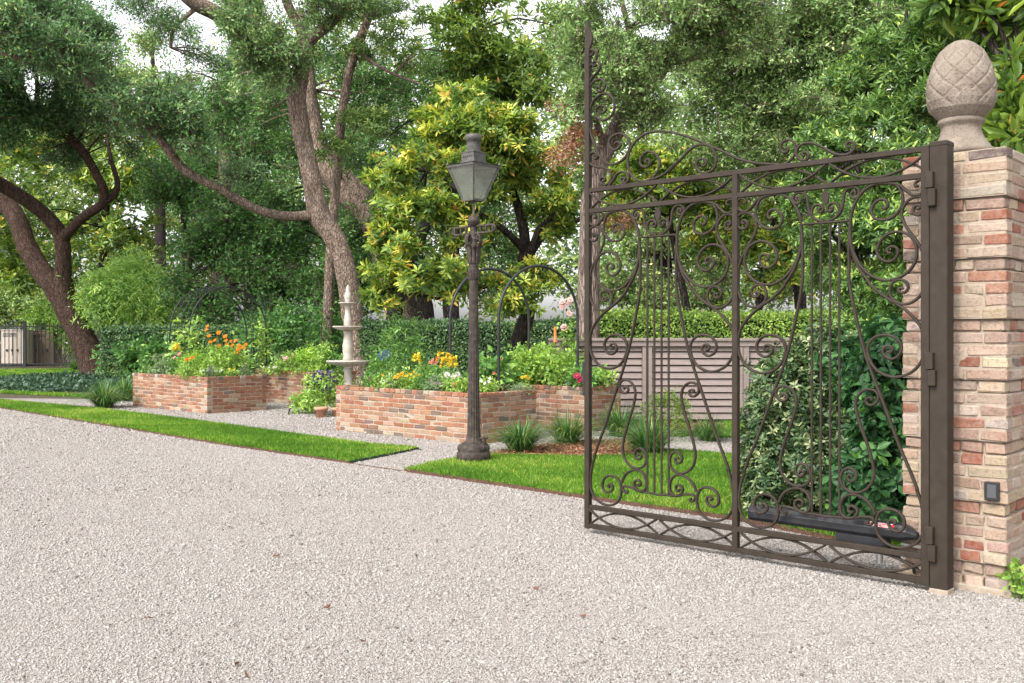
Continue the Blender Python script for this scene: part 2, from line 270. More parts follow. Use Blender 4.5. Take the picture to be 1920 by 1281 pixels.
    def build(s, name, mat, parent=None, bevel=0):
        me = bpy.data.meshes.new(name); off = LOC[parent.name] if parent is not None else V3(0, 0, 0)
        me.from_pydata([tuple(np.asarray(v)-off) for v in s.v], [], s.f)
        me.polygons.foreach_set('use_smooth', np.array(s.s, bool))
        if bevel:
            bm = bmesh.new(); bm.from_mesh(me); bmesh.ops.bevel(bm, geom=[e for e in bm.edges if len(e.link_faces) == 2 and e.calc_face_angle() > .6], offset=bevel, segments=1, affect='EDGES'); bm.to_mesh(me); bm.free()
        me.materials.append(mat); o = bpy.data.objects.new(name, me); C.objects.link(o); _place(o, parent); return o

# ------------------------------------------------------------------ helpers: leaves
def leaves(name, pos, axis, nrm, L, ratio, tint, mat, parent=None, fold=False):
    pos, axis = np.asarray(pos), nz(axis); nrm = nz(nrm-axis*np.sum(nrm*axis, 1, keepdims=True)); side = np.cross(axis, nrm)
    L = np.asarray(L)[:, None]; w = L*ratio*.5; N = len(pos)
    if fold:
        v = np.stack([pos, pos+axis*L*.3+side*w*.85+nrm*w*.35, pos+axis*L*.68+side*w*.8+nrm*w*.25, pos+axis*L-nrm*L*.12, pos+axis*L*.68-side*w*.8+nrm*w*.25, pos+axis*L*.3-side*w*.85+nrm*w*.35], 1).reshape(-1, 3)
        i = np.arange(N)[:, None]*6; f = np.concatenate([i+np.array([[0, 1, 2, 3]]), i+np.array([[0, 3, 4, 5]])], 1).reshape(-1, 4); t = np.repeat(tint, 2)
    else:
        v = np.stack([pos, pos+axis*L*.5+side*w, pos+axis*L-nrm*L*.1, pos+axis*L*.5-side*w], 1).reshape(-1, 3)
        f = (np.arange(N)[:, None]*4+np.arange(4)[None]); t = tint
    return npmesh(name, v, f, mat, parent, t)
def rdir(n): return nz(rng.normal(size=(n, 3)))
def fbm(p, f, seed=0):
    s = 0; ph = seed*1.7
    for k in range(3):
        q = p*f*(1.9**k); s = s+(np.sin(q[:, 0]*1.3+q[:, 1]*.9+ph+k)+np.sin(q[:, 1]*1.7-q[:, 2]*1.1+ph*2)+np.sin(q[:, 2]*1.5+q[:, 0]*.7+ph*3+k*2))/3/(1.6**k)
    return s
def blob_points(blobs, n, inner=.35, gap=None, gf=.8, seed=0, lump=0):
    """n points spread through ellipsoids (x,y,z,rx,ry,rz), thinner towards their middle, with gaps; lump breaks each into sprays"""
    B = np.asarray(blobs, float)
    if lump:
        sub = []
        for b in B:
            d = rdir(lump); rr = (.12+.88*rng.random(lump))**(1/2.2)*.92; sz = rng.uniform(.2, .42, lump)
            for i in range(lump): sub.append((*(b[:3]+d[i]*rr[i]*b[3:6]), *(b[3:6]*sz[i]*V3(1.25, 1.25, .75))))
        B = np.array(sub)
    vol = (B[:, 3]*B[:, 4]*B[:, 5])**.72; k = rng.choice(len(B), n, p=vol/vol.sum())
    d = rdir(n); r = (inner**3+(1-inner**3)*rng.random(n))**(1/3)*(1+.16*rng.normal(size=n)); off = d*r[:, None]
    p = B[k, :3]+off*B[k, 3:6]; o = nz(d/B[k, 3:6])
    if gap is not None:
        keep = fbm(p, gf, seed) > gap; p, o = p[keep], o[keep]
    keep = p[:, 2] > .05
    return p[keep], o[keep]
def crown(name, blobs, ncl, per, spread, L, ratio, mat, parent=None, gap=None, gf=.8, seed=0, inner=.35, up=.5, lum=.3, droop=0., fold=False, tshift=0., lump=0):
    cp, co = blob_points(blobs, ncl, inner, gap, gf, seed, lump); m = len(cp); n = m*per; idx = np.repeat(np.arange(m), per)
    td = nz(co*.7+rng.normal(size=(m, 3))*.6+V3(0, 0, .12-droop)); tn = nz(rng.normal(size=(m, 3))*.5+co*.45+V3(0, 0, up+.35)); tn = nz(tn-td*np.sum(tn*td, 1, keepdims=True)); ts = np.cross(td, tn)
    ln = spread*rng.uniform(1.2, 2.6, m); k = rng.random(n)-.35; sg = np.where(rng.random(n) < .5, -1., 1.)
    p = cp[idx]+td[idx]*(k*ln[idx])[:, None]+ts[idx]*(rng.normal(size=n)*spread*.28)[:, None]+rdir(n)*(rng.random(n)*spread*.28)[:, None]; p[:, 2] = np.maximum(p[:, 2], .03)
    nrm = nz(tn[idx]+rng.normal(size=(n, 3))*.42); ax = td[idx]*.7+ts[idx]*sg[:, None]*.8+rng.normal(size=(n, 3))*.35+V3(0, 0, -droop*.5)
    ct = rng.normal(size=m)*lum*.5; t = np.clip(.45+tshift+ct[idx]+rng.normal(size=n)*.17, 0, 1)
    if lump and parent is not None and name == 'crown' and m > 350:                          # the twigs that carry the sprays
        a_, b_ = cp-td*ln[:, None]*.75, cp+td*ln[:, None]*.6; w = ts*.0045+tn*.002; q = np.stack([a_-w*1.6, a_+w*1.6, b_+w*.5, b_-w*.5], 1).reshape(-1, 3)
        npmesh('twigwork', q, np.arange(len(q)).reshape(-1, 4), M['twig'], parent)
    return leaves(name, p, ax, nrm, L*rng.uniform(.65, 1.3, n), ratio, t, mat, parent, fold)
def whorls(name, blobs, ntw, per, L, ratio, mat, parent=None, gap=None, gf=.8, seed=0, inner=.45, elev=.45, lum=.3, fold=True, tshift=0., upb=.8, stems=0, lump=0):
    """leaves in rosettes at twig ends"""
    cp, co = blob_points(blobs, ntw, inner, gap, gf, seed, lump); m = len(cp); A = nz(co*.8+V3(0, 0, upb)+rng.normal(size=(m, 3))*.45)
    n = m*per; idx = np.repeat(np.arange(m), per); k = np.tile(np.arange(per), m); ref = rdir(m); U = nz(np.cross(A, ref)); Wv = np.cross(A, U)
    a = k*2.4+np.repeat(rng.random(m)*6.3, per)+rng.normal(size=n)*.2; el = elev+(k/per-.5)*.9+rng.normal(size=n)*.16
    rad = U[idx]*np.cos(a)[:, None]+Wv[idx]*np.sin(a)[:, None]; ax = rad*np.cos(el)[:, None]+A[idx]*np.sin(el)[:, None]; nrm = A[idx]*np.cos(el)[:, None]-rad*np.sin(el)[:, None]
    p = cp[idx]+ax*L*.08+A[idx]*((k/per-.5)*L*.5)[:, None]
    t = np.clip(.42+tshift+(rng.normal(size=m)*lum*.5)[idx]+(k/per-.5)*.22+rng.normal(size=n)*.13, 0, .92)
    od = rng.random(n) < .018; t[od] = rng.uniform(.94, 1, od.sum())
    return leaves(name, p, ax, nrm, L*rng.uniform(.7, 1.2, n), ratio, t, mat, parent, fold)
def blades(name, base, n, h, spread, w, mat, parent=None, seg=4, arch=1., lean=.25):
    """arching blades springing from discs: base (m,3) points, n blades each"""
    base = np.asarray(base, float); m = len(base); N = m*n; b = np.repeat(base, n, 0); a = rng.random(N)*6.283; d = np.stack([np.cos(a), np.sin(a), np.zeros(N)], 1)
    hh = h*rng.uniform(.55, 1.1, N); sp = spread*rng.uniform(.15, 1.1, N); b = b+d*(rng.random(N)*spread*.22)[:, None]; sd = np.stack([-d[:, 1], d[:, 0], d[:, 2]], 1)
    rows = []
    for i in range(seg+1):
        t = i/seg; r_ = sp*(lean*t+(1-lean)*t**(1.9)); z = hh*(t-arch*.5*t**2.4*np.minimum(1, sp/spread)); c = b+d*r_[:, None]; c[:, 2] += np.maximum(z, .01)
        ww = w*(1-.95*t**2.2)*.5; rows += [c-sd*ww, c+sd*ww]
    v = np.stack(rows, 1).reshape(-1, 3); i0 = np.arange(N)[:, None]*(2*(seg+1))
    f = np.concatenate([i0+np.array([[2*s_, 2*s_+1, 2*s_+3, 2*s_+2]]) for s_ in range(seg)], 1).reshape(-1, 4)
    t = np.clip(.45+rng.normal(size=N)*.2, 0, .92); y = rng.random(N) < .04; t[y] = rng.uniform(.93, 1, y.sum())
    return npmesh(name, v, f, mat, parent, np.repeat(t, seg))
def inside(P, poly):
    x, y = P[:, 0], P[:, 1]; r_ = np.zeros(len(P), bool); n = len(poly)
    for i in range(n):
        x1, y1 = poly[i][:2]; x2, y2 = poly[(i+1) % n][:2]; c = (y1 > y) != (y2 > y); r_ ^= c & (x < (x2-x1)*(y-y1)/(y2-y1+1e-12)+x1)
    return r_
def sheet(name, poly, z, mat, kind='structure'):
    me = bpy.data.meshes.new(name); me.from_pydata([(p[0], p[1], z) for p in poly], [], [tuple(range(len(poly)))]); me.materials.append(mat)
    bm = bmesh.new(); bm.from_mesh(me); bmesh.ops.triangulate(bm, faces=bm.faces); bmesh.ops.recalc_face_normals(bm, faces=bm.faces)
    if sum(f.normal.z for f in bm.faces) < 0: bmesh.ops.reverse_faces(bm, faces=bm.faces)
    bm.to_mesh(me); bm.free(); o = bpy.data.objects.new(name, me); C.objects.link(o); LOC[o.name] = V3(0, 0, 0); o['kind'] = kind; return o
def limb(mb, pts, radii, step=.25, n=10, rough=.06):
    """a tapering limb through points, a little crooked"""
    P = catmull(pts, step); d = np.r_[0, np.cumsum(np.linalg.norm(np.diff(pts, axis=0), axis=1))]; dd = np.r_[0, np.cumsum(np.linalg.norm(np.diff(P, axis=0), axis=1))]
    r_ = np.interp(dd/dd[-1], d/d[-1], radii); mb.tube(P, r_, n, True, rough); return P

# ------------------------------------------------------------------ the setting: ground, lawns, paths
o = sheet('ground', [(-150, -60), (150, -60), (150, 200), (-150, 200)], 0, M['gravel'])
g2 = lambda *q: [gr(x, y)[:2] for x, y in q]
LAWN_A = g2((-420, 728), (-420, 716), (0, 752), (170, 767.5), (270, 779), (400, 796), (589, 822.5), (690, 836), (785, 843.5), (655, 869.7), (430, 837), (200, 799), (0, 766))
LAWN_B = g2((759, 885), (800, 874), (862, 862), (930, 857), (1096, 861), (1190, 858), (1244, 847), (1372, 856), (1540, 866), (1700, 872), (1700, 1045), (1540, 1010), (1419, 984.5), (1353, 973), (1189, 950), (1080, 933.5), (930, 911))
LAWN_C = [(2.2, 13.55), (7.5, 12.2), (7.5, 15.75), (3.35, 15.75), (3.2, 14.9)]
LAWN_D = g2((-900, 712), (-900, 745), (-300, 738), (0, 738.5), (175, 747), (180, 743), (0, 735), (-300, 725))
LAWN_E = g2((-900, 690), (0, 695), (150, 694), (175, 706), (0, 714), (-900, 712))
MULCH = g2((918, 850), (1000, 838), (1100, 828), (1180, 826), (1230, 838), (1240, 847), (1190, 858), (1096, 861), (930, 857))
MULCH_B = [(1.9, 14.6), (3.05, 13.75), (3.3, 14.9), (3.3, 15.75), (1.2, 15.75)]
COVER = g2((-400, 720), (0, 713), (178, 705), (300, 703), (300, 738), (220, 741), (175, 737), (0, 734), (-400, 728))
wood = [(-80, 23.6), (-40, 23.2), (-19, 23.0), (-8.2, 21.4), (-5, 24.2), (0.2, 18.2), (0.6, 15.2), (7.5, 15.2), (40, 12), (80, 60), (80, 150), (-80, 150)]
sheet('woodland_floor', wood, .004, M['litter'])
for q, z in ((LAWN_A, .012), (LAWN_B, .012), (LAWN_C, .012), (LAWN_D, .012), (LAWN_E, .012)): sheet('lawn', q, z, M['turf'])
sheet('mulch_bed', MULCH, .008, M['mulch']); sheet('mulch_bed', MULCH_B, .008, M['mulch'])
def turf(poly, dens, h, w, name, ymax=99):
    P = np.array([p[:2] for p in poly]); lo, hi = P.min(0), P.max(0); hi[1] = min(hi[1], ymax); lo[0] = max(lo[0], -22); n = int((hi-lo).prod()*dens)
    q = lo+rng.random((n, 2))*(hi-lo); q = q[inside(q, poly)]; n = len(q); a = rng.random(n)*6.283; hh = h*rng.uniform(.5, 1.25, n); sd = np.stack([np.cos(a), np.sin(a), np.zeros(n)], 1)*w*rng.uniform(.7, 1.3, n)[:, None]
    b = np.c_[q, np.full(n, .01)]; ln = rng.normal(size=(n, 2))*.45*hh[:, None]; tip = b+np.c_[ln, hh]; v = np.stack([b-sd, b+sd, tip], 1).reshape(-1, 3)
    f = np.arange(n*3).reshape(-1, 3); t = np.clip(.46+.24*fbm(b, 1.6, 3)+.1*fbm(b, 7, 5)+rng.normal(size=n)*.26, 0, 1)
    o = npmesh(name, v, f, M['grass'], None, t); return tag(o, kind='stuff')
tag(turf(LAWN_A, 6200, .05, .0085, 'grass', 22), 'bright green lawn grass on the long strip beside the drive')
tag(turf(LAWN_B, 8500, .047, .0065, 'grass'), 'green lawn grass under the lamp post and behind the gate')
tag(turf(LAWN_C, 5000, .06, .006, 'grass'), 'sunny pale lawn grass in front of the louvred fence')
tag(turf(LAWN_D, 1500, .06, .012, 'grass'), 'narrow green grass strip beyond the far path')
tag(turf(LAWN_E, 1000, .07, .02, 'grass'), 'bright lawn grass behind the leaning oak')

def chips(lo_y, hi_y, dens, size, seed):
    n = int(dens*.56*(hi_y**2-lo_y**2)); Y = np.sqrt(lo_y**2+rng.random(n)*(hi_y**2-lo_y**2)); X = Y*rng.uniform(-.56, .56, n); q = np.c_[X, Y]
    k = ~(inside(q, LAWN_A) | inside(q, LAWN_B) | inside(q, MULCH)); q = q[k]; n = len(q); r_ = size*rng.lognormal(0, .32, n)
    oc = V3(1, 0, 0), V3(-1, 0, 0), V3(0, 1, 0), V3(0, -1, 0), V3(0, 0, 1), V3(0, 0, -1)
    A = rdir(n); B = nz(np.cross(A, rdir(n))); D = np.cross(A, B); sc = rng.uniform(.55, 1.15, (n, 3)); V = []
    for e in oc: V.append((A*(e[0]*sc[:, :1])+B*(e[1]*sc[:, 1:2])+D*(e[2]*sc[:, 2:]))*r_[:, None]*rng.uniform(.75, 1.15, (n, 1)))
    V = np.stack(V, 1); V[:, :, 2] *= .72; V += np.c_[q, r_*.18][:, None, :]
    tri = np.array([[0, 2, 4], [2, 1, 4], [1, 3, 4], [3, 0, 4], [2, 0, 5], [1, 2, 5], [3, 1, 5], [0, 3, 5]]); f = (np.arange(n)[:, None, None]*6+tri[None]).reshape(-1, 3)
    return V.reshape(-1, 3), f, np.repeat(np.clip(rng.random(n)**.85+.07*fbm(np.c_[q, q[:, 0]*.3], .7, 2)*rng.random(n), 0, 1), 8)
Vs, Fs, Ts, o_ = [], [], [], 0
for a, b_, d, s_ in ((2.9, 5.2, 11500, .0057), (5.2, 8.5, 6600, .0069), (8.5, 13, 2900, .0088), (13, 21, 1000, .0125)):
    v, f, t = chips(a, b_, d, s_, 0); Vs.append(v); Fs.append(f+o_); Ts.append(t); o_ += len(v)
tag(npmesh('gravel', np.vstack(Vs), np.vstack(Fs), M['chips'], None, np.concatenate(Ts)), 'loose pale limestone gravel covering the drive', kind='stuff')

def strip(name, pts, h, w, mat, label, group='metal edging strips along the lawns'):
    mb = MB(); P = [V3(*p[:2], 0) for p in pts]
    for a, b_ in zip(P[:-1], P[1:]): mb.bar(a+V3(0, 0, h/2-.02), b_+V3(0, 0, h/2-.02), w, h+.04, (0, 0, 1))
    return tag(mb.build(name, mat), label, 'edging', group)
strip('metal_edging', LAWN_A[9:13], .028, .006, M['steel'], 'rusty edging strip between the drive and the long grass strip')
strip('metal_edging', [LAWN_A[9], LAWN_B[0]], .012, .006, M['steel'], 'low rusty edging strip where the gravel path meets the drive')
strip('metal_edging', [LAWN_A[8], LAWN_A[9]], .03, .006, M['darksteel'], 'dark edging at the pointed end of the long grass strip')
strip('metal_edging', LAWN_A[2:9], .032, .006, M['darksteel'], 'dark green edging between the long grass strip and the planter path')
strip('metal_edging', LAWN_B[10:17]+[LAWN_B[0]], .035, .006, M['steel'], 'rusty edging strip along the front of the lamp post lawn')
strip('metal_edging', LAWN_B[3:5]+[LAWN_B[5], LAWN_B[6], LAWN_B[7], LAWN_B[8]], .035, .006, M['darksteel'], 'dark edging between the mulch bed and the lamp post lawn')
strip('metal_edging', [(1.9, 14.6), (3.05, 13.75), (7.5, 12.2)], .035, .006, M['darksteel'], 'dark green edging below the louvred fence')
for i, (px, py, c) in enumerate([(433, 992, 'lone brown oak leaf lying on the middle of the drive'), (780, 1046, 'bright tan fallen leaf on the gravel below the lamp post'), (574, 1117, 'curled brown leaf low on the open gravel'), (614, 1143, 'small russet leaf near the bottom of the gravel'), (681, 1208, 'dark dry leaf lying on the near gravel'), (283, 1164, 'dry leaf on the shaded near gravel'), (444, 1250, 'yellowish scrap of leaf at the very front of the gravel'), (463, 1272, 'reddish leaf at the front edge of the gravel'), (1093, 1160, 'reddish leaf on the gravel in front of the gate'), (519, 1046, 'upright tan leaf stuck in the gravel'), (1005, 1108, 'small copper leaf on the gravel short of the gate')]):
    p = gr(px, py)+V3(0, 0, .012); a = rng.random()*6; ax = V3(math.cos(a), math.sin(a), .1); s_ = V3(-math.sin(a), math.cos(a), .25); l = rng.uniform(.014, .026)
    mb = MB(); Q = [p-ax*l+V3(0, 0, .004), p-ax*l*.3+s_*l*.42, p+ax*l*.5+s_*l*.34, p+ax*l+V3(0, 0, .012), p+ax*l*.5-s_*l*.2, p-ax*l*.3-s_*l*.28]; up = V3(0, 0, .0025)
    mb.add(Q+[q+up for q in Q], [(5, 4, 3, 2, 1, 0), (6, 7, 8, 9, 10, 11)]+[(j, (j+1) % 6, 6+(j+1) % 6, 6+j) for j in range(6)])
    tag(mb.build('fallen_leaf', M['drybrush']), c, 'leaf', 'fallen leaves on the gravel')

# ------------------------------------------------------------------ the wrought iron gate
GL = V3(.521, 6.995, 0); GD = V3(.7356, -.6774, 0); GN = V3(.6774, .7356, 0); GW = 2.352
def gp(s_, z, d=0.): return GL+GD*s_+GN*d+V3(0, 0, z)
def g2sz(px, py):
    k = (px-CX)/F; s_ = (6.995*k-.521)/(.7356+.6774*k); return s_, H-(py-HY)/F*(6.995-.6774*s_)
def zc(z, *pts):
    x0, y0, sc = z; return [g2sz(x0+x/sc, y0+y/sc) for x, y in pts]
GATE = thing('wrought_iron_gate', 'tall dark bronze wrought iron gate leaf with scrolls and lyre harps', 'gate', gp(GW, 0))
SCW, SCD = .0155, .019
_k = [0]
def scroll(pts, w=SCW, name='scroll', taper=True, d0=0.):
    P2 = catmull(np.array(pts), .008); _k[0] += 1; dd = SCD+.0016*(_k[0] % 5)
    P = np.array([gp(a, b_, .022+d0) for a, b_ in P2]); ww = np.full(len(P), w)
    MB().planar(P, GN, ww, dd).build(name, M['iron'], GATE)
Z1, Z2, Z3, Z4 = (1370, 340, 6.405), (1370, 520, 6.405), (1370, 700, 6.405), (1370, 860, 6.405)
HALF = [
 zc(Z1, (485, 425), (462, 447), (432, 430), (430, 375), (470, 340), (530, 340), (582, 390), (597, 455), (560, 535), (470, 568), (380, 550), (310, 485), (278, 395), (300, 275), (355, 200), (440, 165), (560, 152), (650, 180), (720, 240), (782, 340), (815, 440), (828, 540), (831, 650), (824, 760), (800, 870), (745, 1000), (670, 1110), (570, 1195), (450, 1240), (330, 1225), (230, 1165), (168, 1080), (145, 970), (162, 860), (220, 770), (310, 722), (400, 722), (480, 770), (528, 850), (538, 920), (510, 985), (450, 1030), (390, 1033), (342, 990), (325, 935), (345, 890), (390, 873), (430, 898), (425, 945), (390, 940)),
 zc(Z1, (130, 262), (122, 235), (150, 215), (162, 250), (140, 280))[:0]+zc(Z1, (118, 265), (108, 240), (130, 222), (160, 240), (155, 268))[:0]+zc(Z1, (135, 255), (150, 262), (163, 240), (145, 208), (105, 203), (68, 228), (52, 275), (75, 330), (125, 360), (185, 348), (245, 290), (305, 218), (385, 180)),
 zc(Z1, (150, 495), (132, 508), (112, 490), (125, 468), (160, 468), (182, 505), (170, 550), (125, 572), (75, 548), (52, 485), (70, 415), (125, 378), (195, 380), (250, 420), (283, 485), (288, 555), (262, 640), (212, 740), (150, 840), (100, 945), (70, 1050), (58, 1160))+zc(Z2, (58, 20), (62, 110), (78, 200), (118, 280), (190, 342), (275, 360), (350, 330), (398, 270), (408, 190), (385, 122), (340, 90), (285, 95), (240, 130), (228, 185), (255, 230), (300, 232), (322, 200), (295, 178), (275, 195)),
 zc(Z1, (834, 600), (845, 850), (842, 1050))+zc(Z2, (845, 0), (828, 150), (802, 300), (767, 470), (730, 640), (692, 800), (650, 950), (600, 1100), (548, 1250))+zc(Z3, (500, 220), (400, 500), (300, 780), (200, 1020), (135, 1200))+zc(Z4, (150, 150), (107, 280), (82, 420), (78, 520), (92, 620), (140, 720), (220, 790), (310, 828), (400, 833), (480, 800), (530, 740), (550, 660), (543, 570), (510, 492), (450, 447), (370, 432), (303, 458), (265, 520), (268, 600), (312, 652), (370, 657), (415, 620), (412, 562), (372, 545), (345, 570), (372, 590)),
 zc(Z1, (826, 790), (800, 905), (740, 1060), (640, 1220))+zc(Z2, (600, 132), (480, 250), (330, 360), (205, 470), (112, 600), (72, 720), (68, 840), (98, 960), (172, 1070), (270, 1133), (370, 1153), (480, 1128), (568, 1060), (623, 960), (642, 850), (608, 762), (540, 708), (450, 692), (362, 718), (305, 780), (293, 850), (322, 920), (390, 957), (448, 935), (482, 880), (460, 828), (415, 815), (380, 845), (400, 885), (432, 872)),
 zc(Z3, (605, 278), (590, 268), (598, 252), (632, 252), (660, 280), (640, 325), (590, 332), (540, 290), (525, 222), (562, 168), (640, 158), (708, 195), (752, 260), (768, 340), (755, 440), (715, 580), (660, 730), (612, 880), (582, 1000), (572, 1100), (590, 1195))+zc(Z4, (605, 205), (660, 278), (740, 328), (820, 338), (888, 312), (930, 260), (938, 190), (912, 112), (850, 68), (792, 78), (758, 130), (772, 188), (820, 215), (858, 190), (848, 150), (818, 142), (812, 165)),
 zc(Z4, (558, 530), (590, 460), (640, 402), (710, 368), (800, 362), (880, 402), (928, 480), (940, 560), (922, 625), (870, 652), (810, 638), (765, 600), (748, 550), (768, 508), (812, 498), (848, 530), (840, 572), (805, 575), (795, 550)),
 zc(Z1, (775, 225), (768, 198), (795, 180), (822, 215), (805, 258), (765, 265), (730, 225), (745, 160), (805, 132), (868, 148), (900, 205), (908, 285), (925, 360), (962, 422), (1020, 463), (1098, 480)),
 zc(Z1, (958, 412), (955, 350), (985, 295), (1035, 275), (1080, 298), (1092, 340), (1068, 370), (1035, 358), (1035, 330), (1060, 330)),
]
SC_R = 1.761; SHIFT = -1.172
for left in (0, SHIFT):
    for c in HALF:
        scroll([(a+left, b_) for a, b_ in c]); scroll([(2*SC_R-a+left, b_) for a, b_ in c])
    zt = g2sz(1370+830/6.405, 340+517/6.405)[1]; sl = g2sz(1370+830/6.405, 340+517/6.405)[0]
    scroll([(sl+left, zt), (SC_R+left, zt), (2*SC_R-sl+left, zt)], .013, 'crossbar')
    tail = zc(Z4, (625, 640), (650, 645), (640, 672), (598, 655), (575, 605), (600, 575), (650, 585), (720, 600), (772, 628), (850, 655), (965, 672), (1085, 693)); zb = g2sz(1370+1150/6.405, 860+712/6.405)[1]
    scroll([(a+left, b_) for a, b_ in tail]+[(SC_R+left, zb)]+[(2*SC_R-a+left, b_) for a, b_ in tail[::-1]], .014, 'harp_base')
    zs = [zb+.012, zb-.002, zb-.002, zb+.012]
    for i, q in enumerate((-.0845, -.0285, .0285, .0845)):
        mb = MB(); mb.tube([gp(SC_R+left+q, zt, .022), gp(SC_R+left+q, zs[i], .022)], .0076, 8); mb.build('harp_string', M['iron'], GATE)
    so_, zo = g2sz(1541.7, 369.7); so_ = SC_R+left; mb = MB(); n = 20; an = np.linspace(0, 2*math.pi, n, endpoint=False)
    mb.add([gp(so_+.0215*math.cos(a), zo+.044*math.sin(a), .016) for a in an]+[gp(so_+.0215*math.cos(a), zo+.044*math.sin(a), .028) for a in an], [tuple(range(n)), tuple(range(2*n-1, n-1, -1))]+[(j, n+j, n+(j+1) % n, (j+1) % n) for j in range(n)]); mb.build('oval_leaf', M['iron'], GATE)
# rails, stiles and interlaced bands
def rz(px, py): return g2sz(px, py)[1]
ZT1, ZT2, ZB1, ZB2 = rz(1100, 357.5), rz(1100, 393.5), rz(1100, 953), rz(1100, 985)
ZT1b, ZT2b, ZB1b, ZB2b = rz(1730, 279), rz(1730, 332), rz(1730, 1042), rz(1730, 1092)
Z_T1, Z_T2, Z_B1, Z_B2 = (ZT1+ZT1b)/2, (ZT2+ZT2b)/2, (ZB1+ZB1b)/2, (ZB2+ZB2b)/2
print('rails', ZT1, ZT1b, ZT2, ZT2b, ZB1, ZB1b, ZB2, ZB2b)
for z in (Z_T1, Z_T2, Z_B1, Z_B2): MB().bar(gp(.02, z, .022), gp(GW-.025, z, .022), .034, .032, (0, 0, 1)).build('rail', M['iron'], GATE, .003)
ZTOP = rz(1097, 93)
MB().bar(gp(0, Z_B2-.02, .022), gp(0, ZTOP, .022), .04, .042, GD).build('stile', M['iron'], GATE, .003)
MB().bar(gp(1.172, Z_B2, .022), gp(1.172, Z_T1, .022), .038, .038, GD).build('stile', M['iron'], GATE, .003)
MB().bar(gp(GW-.012, Z_B2-.02, .022), gp(GW-.012, Z_T1+.018, .022), .042, .046, GD).build('stile', M['iron'], GATE, .003)
mb = MB(); a_ = [(-.02, ZTOP), (-.022, ZTOP+.07), (-.022, ZTOP+.14), (-.014, ZTOP+.205), (0, ZTOP+.215), (.016, ZTOP+.15), (.038, ZTOP+.1), (.042, ZTOP+.065), (.03, ZTOP+.025), (.018, ZTOP)]; n = len(a_)
mb.add([gp(x, z, .01) for x, z in a_]+[gp(x, z, .034) for x, z in a_], [tuple(range(n)), tuple(range(2*n-1, n-1, -1))]+[(j, n+j, n+(j+1) % n, (j+1) % n) for j in range(n)]); mb.build('spear_leaf', M['iron'], GATE, .003)
def band(z0, z1):
    for k in range(4):
        s0 = .02+k*.586+(.0 if k < 2 else .012); s1 = s0+.56
        t = np.linspace(-1, 1, 9)
        scroll([(s0+(q+1)/2*(s1-s0), z1-(z1-z0)*(1-q*q)) for q in t], .0135, 'band_arc', d0=-.006); scroll([(s0+(q+1)/2*(s1-s0), z0+(z1-z0)*(1-q*q)) for q in t], .0135, 'band_arc', d0=.007)
band(Z_T2+.018, Z_T1-.018); band(Z_B2+.018, Z_B1-.018)
Q1, Q2, Q3, Q4 = (1080, 30, 8.006), (1080, 160, 6.405), (1220, 220, 6.404), (1440, 240, 6.0)
